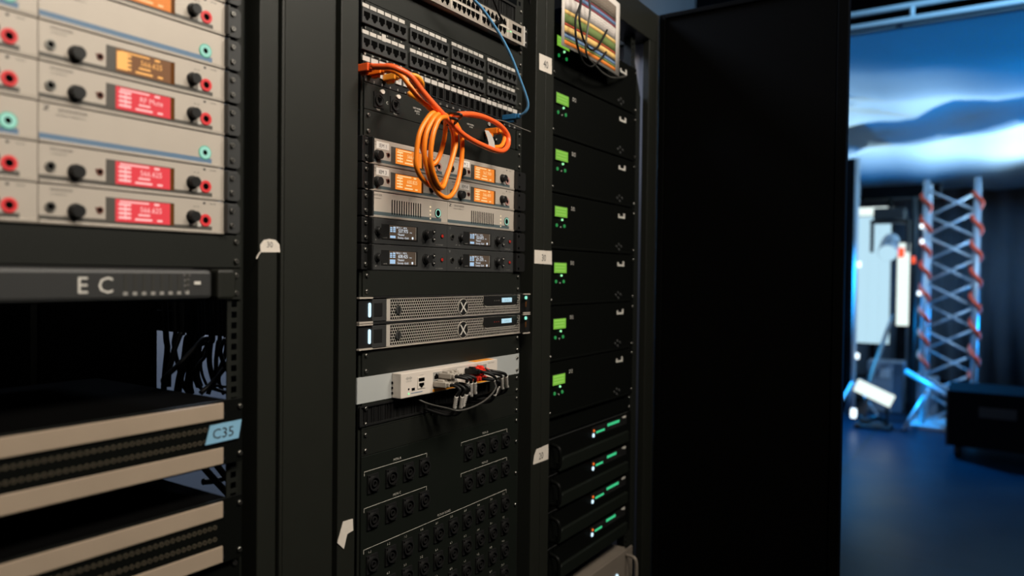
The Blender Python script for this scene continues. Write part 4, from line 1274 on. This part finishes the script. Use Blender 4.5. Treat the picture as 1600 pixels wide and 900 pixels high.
P3('tie_wire', [(104,-98,46),(149,-84,52),(238,-60,67),(320,-50,79),(379,-40,82),(404,-42,80),(438,-46,77)], 1.1, 'greycable', 'thin stiff grey wire sticking out to the right of the orange loop', 'wire', 6)
cbz = empty('patch_cable', 'long blue cable hanging down the right side of the middle rack', 'cable', None, (0, 0, Z0/1000))
MB().tube([(160,-56,322),(186,-60,296),(212,-60,281),(237,-60,273),(270,-62,254),(298,-64,234),(330,-66,205),(358,-68,169),(383,-68,139),(394,-66,122),(396,-58,109),(398,-44,104)], 3.0, 0, 10).build('cord', 'bluecable', cbz)
pb = MB(); pb.box(-6, 6, -38, -3, 0, 11); pb.box(-5, 5, -44, -38, 1, 10); pb.prism([(-3,-6),(3,-6),(3,0),(-3,0)], -30, -8)
pb.build('plug', 'blueplug', cbz, loc=(0.437-0.039, 0, 0.098), bevel=1.2)
csf = empty('patch_cable', 'thin black cable plugged into the right end of the silver switch', 'cable', None, (0, 0, Z0/1000))
MB().tube([(262,-50,350),(265,-50,330),(294,-46,310),(321,-40,294),(348,-32,288)], 2.2, 0, 8).build('cord', 'blackcable', csf)
MB().box(345, 353, -30, -14.6, 283, 290).build('plug', 'black', csf, bevel=1)
P3('loose_cable', [(490,-3,430),(498,-3,383),(506,-4,350),(514,-6,328),(518,-5,300),(516,-3,262)], 1.6, 'blackcable', 'thin black wire down the right post of the middle rack near the top', 'wire', 6)

# ------------------------------------------------------------------ tape notes on the posts
def tape(label, pts, ref, txt=None, size=17, tx=0, tz=0, m='tape'):
    x0, z0 = ref
    o = tag(MB().prism([(x-x0, z-z0) for x, z in pts], -20.9, -20.4).build('tape_label', m, loc=W(x0, 0, z0)), label, 'tape')
    if txt: MB().text(txt, size, tx-x0, tz-z0, -21.1, 0, 0.9).build('handwriting', 'ink', o)
    return o
tape('white tape square reading 40 high on the right post', [(511,266),(566,268),(567,232),(512,230)], (512, 230), '40', 24, 540, 240)
tape('white tape strip reading 30 on the right post at mid height', [(501,-171),(577,-171),(578,-202),(501,-201)], (501, -202), '30', 22, 541, -195)
tape('torn white tape reading 20 low on the right post', [(520,-619),(573,-617),(573,-652),(506,-651),(510,-632)], (506, -652), '20', 22, 540, -645)
tl = tape('crumpled white tape on the post of the left rack', [(-229,-190),(-223,-183),(-214,-181),(-203,-182),(-196,-188),(-195,-199),(-228,-200)], (-229, -200), '30', 12, -213, -193)
MB().tube([(0,-20.8,0),(-4,-21,-5),(-7,-22,-10)], 0.9, 0, 6).build('loose_thread', 'tape', tl)
tb = tag(MB().prism([(0,42),(21,41),(22,22),(9,20),(2,-2),(-12,12)], -21.4, -20.4).build('tape_label', 'tape', loc=W(-69, 0, -663)), 'torn blank tape folded over low on the left post of the middle rack', 'tape')

# ------------------------------------------------------------------ the stage beyond the open door
def ladder():
    r = empty('ladder_truss', 'white pipe ladder hung across the stage entrance', 'truss', None, (4.2, -0.6, 2.94))
    for z in (24, 106): MB().tube([(0,-1800,z),(0,1500,z)], 18, 0, 12, smooth=False).build('pipe', 'whitepipe', r)
    for y in (-1500, -850, 170, 830, 1400): MB().tube([(0,y,24),(0,y,106)], 14, 0, 10, smooth=False).build('rung', 'whitepipe', r)
    for y in (-1700, 700): MB().tube([(0,y,106),(0,y,1360)], 4, 0, 6, smooth=False).build('hanger', 'black', r)
ladder()

def canopy():
    mb = MB()
    nx, ny = 60, 26
    x0, x1, y0, y1 = 4300, 9800, -2600, 1500
    def zf(x, y):
        t = (x-x0)/(x1-x0)
        z = 2958 - 48*t
        if t > 0.55: z -= 430*((t-0.55)/0.45)**1.3
        s = (x - y*0.45 - 7450)/190
        z -= 220*math.exp(-s*s)
        z += (26*math.sin(x*0.006+y*0.002) + 16*math.sin(y*0.009))*min(1, t*3)
        return z
    for i in range(nx+1):
        for j in range(ny+1):
            x = x0+(x1-x0)*i/nx; y = y0+(y1-y0)*j/ny
            mb.v.append((x, y, zf(x, y)))
    for i in range(nx):
        for j in range(ny):
            a = i*(ny+1)+j
            mb.f.append((a, a+1, a+ny+2, a+ny+1)); mb.m.append(0); mb.sm.append(True)
    o = mb.build('fabric_canopy', 'fabric')
    s = o.modifiers.new('thickness', 'SOLIDIFY'); s.thickness = 0.004
    return tag(o, 'white fabric canopy over the stage washed in blue light', 'fabric')
canopy()

def curtain(name, label, x0, y0, x1, y1, z0, z1, m, amp_=40, waves=6):
    n = 60
    d = Vector((x1-x0, y1-y0, 0)); Ld = d.length; d.normalize(); nn = Vector((-d.y, d.x, 0))
    mb = MB()
    for i in range(n+1):
        t = i/n
        q = Vector((x0, y0, 0)) + d*Ld*t + nn*amp_*math.sin(t*waves*2*PI)
        mb.v += [(q.x, q.y, z0), (q.x, q.y, z1)]
    for i in range(n):
        mb.f.append((2*i, 2*i+2, 2*i+3, 2*i+1)); mb.m.append(0); mb.sm.append(True)
    o = mb.build(name, m)
    s = o.modifiers.new('thickness', 'SOLIDIFY'); s.thickness = 0.006
    return tag(o, label, 'curtain')
curtain('stage_curtain', 'black curtain on the left of the stage behind the rack door', 7300, 300, 7300, 1700, 20, 2600, 'drape', 40, 7)
curtain('stage_curtain', 'grey curtain across the far end of the stage', 10600, -2800, 10600, 1800, 20, 2600, 'greydrape', 60, 16)

def glow_panel(label, x, y0, y1, z0, z1, m, lip=True):
    r = empty('glowing_panel', label, 'light', 'glowing panels on the stage', (x/1000, (y0+y1)/2000, 0))  # uplit white columns, their brightness made as emission
    w = (y1-y0)/2
    b = MB()
    b.box(10, 60, -w, w, z0, z1)
    b.build('housing', 'drape', r, bevel=6)
    n = 3
    for k in range(n):
        a = -w+8 + (2*w-16)*k/n
        MB().box(0, 10, a, a+(2*w-16)/n-2, z0+20, z1-30).build('glow_strip', m, r)
    if lip: MB().box(-30, 40, -w-10, w+10, z1-20, z1+70).build('glow_lip', 'lamp', r, bevel=16)
    MB().box(20, 50, -25, 25, 20, z0).build('stand', 'drape', r); MB().box(-120, 190, -w*0.9, w*0.9, 0, 20).build('foot', 'drape', r, bevel=6)
    return r
curtain('stage_curtain', 'black cloth added along the rear wall to darken the view behind the right rack', 1500, 1440, 4300, 1440, 20, 4250, 'drape', 30, 12)  # added cloth, keeps the lit rear wall out of sight
glow_panel('tall glowing white panel at the left of the stage', 8200, 75, 425, 640, 2110, 'lampblue')
glow_panel('glowing white panel behind the dark hanging lamp', 8050, -140, 10, 860, 1800, 'lamp', False)
glow_panel('narrow glowing strip between the two white panels', 8800, 20, 80, 980, 1760, 'lampblue', False)

def moving_head(label, x, y, z, s=1.0):
    r = empty('stage_lamp', label, 'lamp', None, (x/1000, y/1000, z/1000))
    MB().box(-120*s, 120*s, -130*s, 130*s, 320*s, 430*s).build('base', 'black', r, bevel=14)
    yk = MB()
    for sy in (-1, 1): yk.box(-45*s, 45*s, sy*150*s-14, sy*150*s+14, 20*s, 320*s)
    yk.box(-60*s, 60*s, -164*s, 164*s, 290*s, 325*s)
    yk.build('yoke', 'black', r, bevel=8)
    h = MB()
    h.tube([(120*s,0,140*s),(60*s,0,120*s),(-40*s,0,70*s),(-150*s,0,10*s)], [70*s]*1+[70*s+14*s*i/17 for i in range(18)] , 0, 20)
    h.build('head', 'alu', r)
    MB().tube([(-150*s,0,10*s),(-160*s,0,4*s)], 78*s, 0, 20, smooth=False).build('lens', 'lampblue', r)
    MB().box(-90*s, -50*s, -130*s, -80*s, -30*s, 60*s).build('red_light', 'lampred', r, bevel=10)
    MB().tube([(0,0,430*s),(0,0,520*s)], 22, 0, 10, smooth=False).build('clamp', 'black', r)
    return r
moving_head('dark moving head lamp hanging in front of the glowing panels', 7600, 30, 1633, 1.1)
MBb = MB().box(7480, 7700, -420, 290, 2205, 2330)
tag(MBb.build('lighting_bar', 'drape', bevel=10), 'dark beam above the glowing panels that carries the hanging lamp', 'beam')
pl = tag(MB().tube([(0,0,16),(0,0,2200)], 32, 0, 12, smooth=False).build('support_pole', 'black', loc=(7.45, -0.20, 0)), 'black upright pole right of the glowing panels', 'pole')
MB().box(-45, 45, -45, 45, 0, 16).build('base_plate', 'black', pl)
ls = empty('light_stand', 'slim pale stand beside the left edge of the stage', 'stand', None, (7.0, 0.262, 0))
MB().tube([(0,0,20),(0,0,2560)], 22, 0, 10, smooth=False).build('pole', 'whitepipe', ls)
for k in range(3):
    a = 2*PI*k/3+0.4
    MB().tube([(0,0,380),(260*math.cos(a),260*math.sin(a),14)], 11, 0, 8, smooth=False).build('leg', 'whitepipe', ls)
for z in (620, 1520): MB().disc(0, z, 28, -45, -22, 0, 14).build('indicator_lamp', 'lampdot', ls)

def tower():
    r = empty('truss_tower', 'aluminium truss tower wound with red straps on the right of the stage', 'truss', None, (7.1, -0.54, 0))
    w = 200; H = 2300
    cs = [(-w,-w),(w,-w),(w,w),(-w,w)]
    for (x, y) in cs: MB().tube([(x,y,40),(x,y,H)], 26, 0, 12, smooth=False).build('chord', 'alu', r)
    for i in range(4):
        a, b = cs[i], cs[(i+1) % 4]
        m_ = MB()
        for k in range(5):
            z0_ = 60+k*430
            m_.tube([(a[0],a[1],z0_),(b[0],b[1],z0_+215)], 11, 0, 8, smooth=False); m_.tube([(b[0],b[1],z0_+215),(a[0],a[1],z0_+430)], 11, 0, 8, smooth=False)
        m_.build('bracing', 'alu', r)
    MB().box(-300, 300, -300, 300, 0, 40).build('base', 'alu', r, bevel=6)
    pts = []
    for k in range(60):
        a = k*0.9; pts.append((-w-36*math.cos(a), w+36*math.sin(a), 420+k*30))
    MB().tube(pts, 19, 0, 8, n=3).build('red_strap', 'redcloth', r)
    pts = []
    for k in range(50):
        a = k*0.9+1; pts.append((-w-36*math.cos(a), -w+36*math.sin(a), 500+k*34))
    MB().tube(pts, 19, 0, 8, n=3).build('red_strap', 'redcloth', r)
    for (y, z) in ((230, 1870), (225, 1730), (240, 1250), (-60, 420)):
        MB().disc(0, 0, 20, -14, 14, 0, 14).build('indicator_lamp', 'lampdot', r, loc=(-0.24, y/1000, z/1000))
    MB().disc(0, 0, 34, -14, 14, 0, 14).build('red_lamp', 'lampred', r, loc=(-0.25, 0.29, 1.56))
    MB().tube([(-220, 120, 420), (-520, 320, 20)], 20, 0, 10, smooth=False).build('outrigger', 'alu', r)
    MB().tube([(-240, 330, 520), (-560, -60, 340)], 24, 0, 10, smooth=False).build('outrigger', 'alu', r)
tower()

def flood():
    r = empty('flood_light', 'bright tilted flood lamp standing on the stage floor', 'lamp', None, (6.62, 0.03, 0))
    a = 0.40
    hb = MB(); hb.box(0, 70, -170, 170, -66, 66)
    h = hb.build('housing', 'black', r, loc=(0, 0, 0.325), bevel=20); h.rotation_euler = (a, 0, 0)
    lb = MB(); lb.box(-14, 0, -168, 168, -60, 60)
    l = lb.build('lamp_face', 'lamp', r, loc=(0, 0, 0.325), bevel=50); l.rotation_euler = (a, 0, 0)
    MB().box(20, 60, -120, -96, 30, 300).build('bracket', 'black', r); MB().box(20, 60, 96, 120, 30, 300).build('bracket', 'black', r)
    MB().box(-100, 160, -150, 150, 0, 34).build('base', 'black', r, bevel=8)
    MB().tube([(40,-100,60),(-60,-40,110),(-40,60,70),(30,110,90)], 22, 0, 8).build('power_lead', 'blackcable', r)
    MB().disc(0, 0, 44, -20, 20, 0, 18).build('side_lamp', 'lampdot', r, loc=(-0.07, 0.16, 0.13))
flood()
tag(MB().tube([(6900,150,40),(7000,90,480),(7120,-10,860),(7180,-60,1030)], 20, 0, 10, smooth=False).build('leaning_pole', 'wood'), 'brown pole leaning behind the bright flood lamp', 'pole')
def case():
    r = empty('flight_case', 'dark flight case at the right edge of the stage floor', 'case', None, (6.05, -0.92, 0))
    MB().box(-300, 300, -330, 330, 90, 520).build('body', 'drape', r, bevel=8)
    e = MB()
    for sx in (-1, 1):
        for sy in (-1, 1):
            e.box(sx*300-8, sx*300+8, sy*330-8, sy*330+8, 90, 520)
    e.build('corner_trim', 'dkgrey', r)
    for sx in (-1, 1):
        for sy in (-1, 1):
            MB().tube([(sx*230, sy*260-20, 45), (sx*230, sy*260+20, 45)], 45, 0, 16, smooth=False).build('caster', 'black', r)
    MB().box(-306, -300, -120, 120, 330, 410).build('handle', 'dkgrey', r, bevel=4)
case()

def crate(label, x, y, w, d, h):
    r = empty('equipment_case', label, 'case', 'grey cases under the glowing panels', (x, y, 0))
    MB().box(-d/2, d/2, -w/2, w/2, 0, h*0.78).build('body', 'greydrape', r, bevel=10)
    MB().box(-d/2-4, d/2+4, -w/2-4, w/2+4, h*0.78+2, h).build('lid', 'greydrape', r, bevel=10)
    MB().box(-d/2-12, -d/2-2, -50, 50, h*0.68, h*0.86).build('latch', 'alu', r, bevel=2)
    return r
crate('larger grey case on the floor under the glowing panels', 7.75, 0.05, 330, 300, 520)
crate('smaller grey case on the floor right of the larger grey case', 7.75, -0.33, 180, 300, 380)
